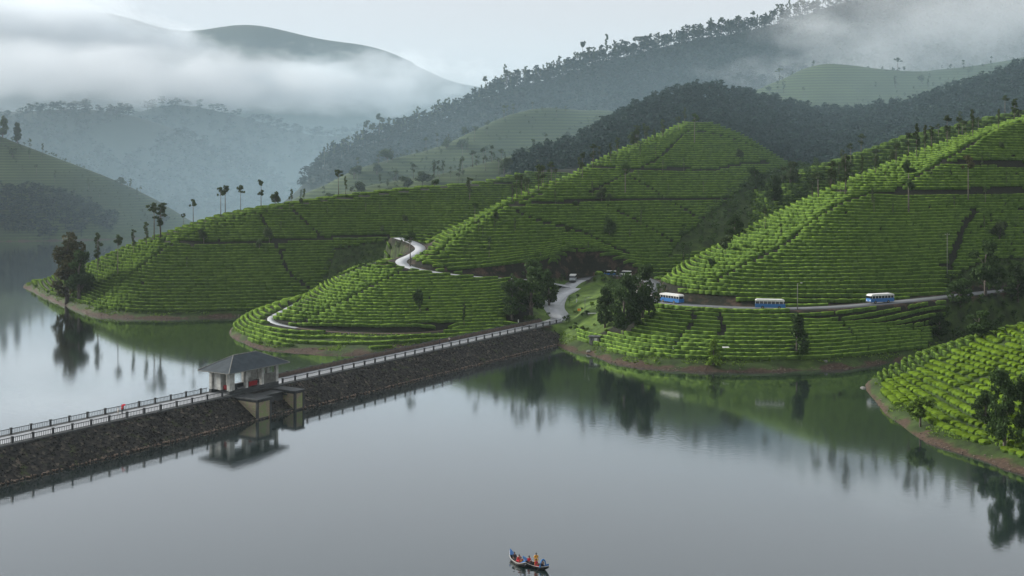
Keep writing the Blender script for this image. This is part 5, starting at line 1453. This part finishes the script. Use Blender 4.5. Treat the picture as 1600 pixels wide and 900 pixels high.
def person(pose, shirt, legs, label, loc, rz, extra=None, skirt=False):
    J = body_joints(pose); names = list(J); ix = {n: i for i, n in enumerate(names)}
    rad = {'pelvis': (.15, .13), 'waist': (.14, .11), 'chest': (.17, .12), 'neck': .06, 'head': (.095, .085), 'crown': .07}
    for k in 'lr': rad.update({'sh' + k: .065, 'el' + k: .045, 'wr' + k: .032, 'fi' + k: .03, 'hp' + k: .09, 'kn' + k: .065, 'an' + k: .045, 'to' + k: .035})
    E = [('pelvis', 'waist'), ('waist', 'chest'), ('chest', 'neck'), ('neck', 'head'), ('head', 'crown')]
    for k in 'lr': E += [('chest', 'sh' + k), ('sh' + k, 'el' + k), ('el' + k, 'wr' + k), ('wr' + k, 'fi' + k), ('pelvis', 'hp' + k), ('hp' + k, 'kn' + k), ('kn' + k, 'an' + k), ('an' + k, 'to' + k)]
    bme = skin_mesh('person', [J[n] for n in names], [rad[n] for n in names], [(ix[a], ix[b_]) for a, b_ in E])
    bme.materials.append(M['skin'])
    o = link('person', bme); o.location = loc; o.rotation_euler = (0, 0, rz)
    if loc[1] < 200: o.scale = (1.12, 1.12, 1.12)
    def wear(nm, keep, grow, mat):
        kk = [n for n in names if n in keep]; ii = {n: i for i, n in enumerate(kk)}
        g = lambda rr: (rr[0] + grow, rr[1] + grow) if hasattr(rr, '__len__') else rr + grow
        me = skin_mesh(nm, [J[n] for n in kk], [g(rad[n]) for n in kk], [(ii[a], ii[b_]) for a, b_ in E if a in ii and b_ in ii]); me.materials.append(mat); link(nm, me, o)
    wear('shirt', {'pelvis', 'waist', 'chest', 'shl', 'shr', 'ell', 'elr'}, .03, shirt)
    wear('trousers', {'pelvis', 'hpl', 'hpr', 'knl', 'knr', 'anl', 'anr'}, .022, legs)
    hx, hy, hzz = J['crown']; bm = bmesh.new(); bmesh.ops.create_icosphere(bm, subdivisions=2, radius=.118)
    for v in bm.verts: v.co.x *= 1.05; v.co.z *= .82; v.co += Vector((hx - .025, hy, hzz - .02))
    link('hair', bm_mesh('hair', bm, True), o, M['hair'])
    f = MB().box(hx + .085, hx + .125, -.018, .018, hzz - .12, hzz - .06); f.build('nose', M['skin'], o)
    for s in (-1, 1): MB().box(hx + .082, hx + .098, s * .035 - .012, s * .035 + .012, hzz - .06, hzz - .04).build('eye', M['hair'], o)
    if extra: extra(o, J)
    return tag(o, label, 'person')
def vest(mat):
    def f(o, J):
        x, y, z = J['waist']; me = skin_mesh('life_vest', [J['waist'], J['chest'], (J['chest'][0], J['chest'][1], J['chest'][2] + .10)], [(.20, .18), (.225, .19), (.17, .12)], [(0, 1), (1, 2)]); me.materials.append(mat); link('life_vest', me, o)
    return f
def umbrella(loc, r_, mat, label, tilt=(0, 0, 0)):
    e = empty('umbrella', loc); e.rotation_euler = tilt
    v = [(0, 0, .32)]; f = []
    for k in range(8):
        a = k * math.pi / 4; v += [(r_ * .6 * math.cos(a), r_ * .6 * math.sin(a), .23), (r_ * math.cos(a), r_ * math.sin(a), 0)]
    for k in range(8):
        a, b_ = 1 + 2 * k, 1 + 2 * ((k + 1) % 8); f += [(0, a, b_), (a, a + 1, b_ + 1, b_)]
    c_ = MB().add(v, f).build('canopy', mat, e); sd = c_.modifiers.new('t', 'SOLIDIFY'); sd.thickness = .015
    MB().tube([(0, 0, -.85), (0, 0, .40)], .015, 6).build('shaft', M['rail'], e); return tag(e, label, 'umbrella')
def on_dam(s, t): x, y, _ = L2W(s, t, 0); return (x, y, 5.0)
p = on_dam(31.4, 4.2); person('hold', M['red_cloth'], M['dark_cloth'], 'person in red walking on the dam road under a red umbrella', p, DAM_ROT, None)
umbrella((p[0] + .2, p[1] + .3, p[2] + 1.75), .52, M['red_cloth'], 'red umbrella held over the walker on the dam road', (R(12), R(-18), 0))
p = on_dam(29.9, 3.6); person('stand', M['pale_cloth'], M['pale_cloth'], 'person in pale clothes beside the red umbrella on the dam road', p, DAM_ROT + 2.6)
p = on_dam(148.2, 5.2); person('stand', M['dark_cloth'], M['dark_cloth'], 'person in dark clothes standing left at the dam road parapet', p, DAM_ROT + 1.2)
p = on_dam(152.8, 4.9); person('stand', M['pale_cloth'], M['dark_cloth'], 'person in a pale shirt standing right at the dam road parapet', p, DAM_ROT - 2)

# ------------------------------------------------------------------ boats
def boat(L, B, loc, rz, label, end_mat, rake):
    e = empty('boat', loc, rz); n, k = 13, 9; V, Fc = [], []
    for sgn, off in ((1, 0), (-1, .05)):
        for i in range(n):
            t = -1 + 2 * i / (n - 1); w = B / 2 * max(.03, (1 - abs(t) ** 2.6)) - (off if abs(t) < .95 else 0) * 1.0; w = max(w, .012)
            top = .42 + rake * abs(t) ** 3 ; bot = -.16 + (.40 + rake * .55) * abs(t) ** 3.2 + off
            for j in range(k):
                a = math.pi * j / (k - 1) - math.pi / 2; y = math.sin(a) * w; z = top - (top - bot) * math.cos(a) ** .75
                V.append((t * L / 2 * (1 + .06 * (z - .2)), y, z))
    m1 = n * k
    for q_ in range(2):
        for i in range(n - 1):
            for j in range(k - 1):
                a = q_ * m1 + i * k + j; f = (a, a + 1, a + k + 1, a + k); Fc.append(f if q_ else f[::-1])
    for i in range(n - 1):
        for j in (0, k - 1): Fc.append((i * k + j, (i + 1) * k + j, m1 + (i + 1) * k + j, m1 + i * k + j))
    M.setdefault('hull', simple('dark_tarred_hull', (0.035, 0.033, 0.03), (0.015, 0.015, 0.014), 2, 0.55))
    hull = MB().add(V, Fc).build('hull', M['hull'], e)
    gw = MB()
    for s in (-1, 1):
        gw.tube([V[i * k + (0 if s < 0 else k - 1)] for i in range(n)], .035, 6)
    gw.build('gunwale', M['pale_cloth'], e)
    for t in (-.45, 0.0, .45): MB().box(t * L / 2 - .13, t * L / 2 + .13, -B / 2 * .88 * (1 - abs(t) ** 2.6), B / 2 * .88 * (1 - abs(t) ** 2.6), .26, .31).build('seat', M['bark'], e)
    for t in (-1, 1):
        i0 = 0 if t < 0 else n - 1; i1 = 2 if t < 0 else n - 3; pr = MB()
        pa = [V[i0 * k + 0], V[i0 * k + k - 1]]; pb = [V[i1 * k + 0], V[i1 * k + k - 1]]
        pr.add([(*pa[0][:2], pa[0][2] + .03), (*pa[1][:2], pa[1][2] + .03), (*pb[1][:2], pb[1][2] + .05), (*pb[0][:2], pb[0][2] + .05), (pa[0][0] - t * .05, 0, pa[0][2] + .34)], [(0, 1, 2, 3), (0, 3, 4), (1, 4, 2), (3, 2, 4), (0, 4, 1)])
        pr.build('prow', end_mat, e)
    return tag(e, label, 'boat')
def bp_(b_, x, y, z=.0):
    mw = Matrix.Translation(b_.location) @ Matrix.Rotation(b_.rotation_euler.z, 4, 'Z'); return tuple(mw @ Vector((x, y, z)))
def mid2(a, b_): return ((a[0] + b_[0]) / 2, (a[1] + b_[1]) / 2, 0), math.atan2(b_[1] - a[1], b_[0] - a[0])
l1, r1 = mid2((1.85, 163.4), (-.25, 168.4)); l2, r2 = mid2((1.75, 165.6), (5.0, 162.6))
bt1 = boat(5.4, 1.35, l1, r1, 'dark rowing boat on the left with a raised blue prow', M['blue'], .55)
bt2 = boat(4.8, 1.35, l2, r2, 'dark rowing boat on the right with a pale rim and blue hoop', M['blue'], .35)
SEAT = -.14
person('sit', M['red_cloth'], M['dark_cloth'], 'rower in red with an orange vest at the near end of the left boat', bp_(bt1, -1.45, .1, SEAT), r1, vest(M['orange']))
person('sit', M['red_cloth'], M['red_cloth'], 'passenger in red in the middle of the left boat', bp_(bt1, -.3, -.15, SEAT), r1 + .3)
person('sit', M['dark_cloth'], M['dark_cloth'], 'passenger in dark clothes at the far end of the left boat', bp_(bt1, .95, .1, SEAT), r1 + math.pi)
person('sit', M['red_cloth'], M['dark_cloth'], 'passenger in red at the far left end of the right boat', bp_(bt2, -1.4, .1, SEAT), r2)
person('stand', M['yellow'], M['yellow'], 'person in yellow standing up in the right boat', bp_(bt2, -.15, .25, -.05), r2 - .5)
person('sit', M['red_cloth'], M['red_cloth'], 'passenger in red seated in front of the yellow figure in the right boat', bp_(bt2, .25, -.25, SEAT), r2 + .2)
person('sit', M['dark_cloth'], M['dark_cloth'], 'rower in dark clothes under the blue hoop of the right boat', bp_(bt2, 1.35, 0, SEAT), r2 + math.pi)
hoop = MB().tube([bp_(bt2, 1.35, .62 * math.cos(a), .40 + 1.0 * math.sin(a)) for a in np.linspace(0, math.pi, 11)], .09, 8).build('boat_hoop', M['blue_cloth'], None)
tag(hoop, 'blue cloth hoop arching over the end of the right boat', 'hoop')
def paddle(a, b_, lab):
    e = empty('paddle', a); d = Vector(b_) - Vector(a)
    MB().tube([(0, 0, 0), d], .022, 6).build('shaft', M['bark'], e)
    k = d.normalized(); s = k.cross(Vector((0, 1, 0))).normalized() * .10
    MB().hexa([d + s, d + s + Vector((0, .02, 0)), d - s + Vector((0, .02, 0)), d - s, d + s + k * .45, d + s + k * .45 + Vector((0, .02, 0)), d - s + k * .45 + Vector((0, .02, 0)), d - s + k * .45]).build('blade', M['bark'], e)
    tag(e, lab, 'paddle')
paddle(bp_(bt1, -1.05, .2, .65), bp_(bt1, -1.25, 1.05, -.05), 'wooden paddle of the rower in the left boat')
paddle(bp_(bt2, .95, .1, .65), bp_(bt2, 1.1, -1.0, -.05), 'wooden paddle of the rower in the right boat')
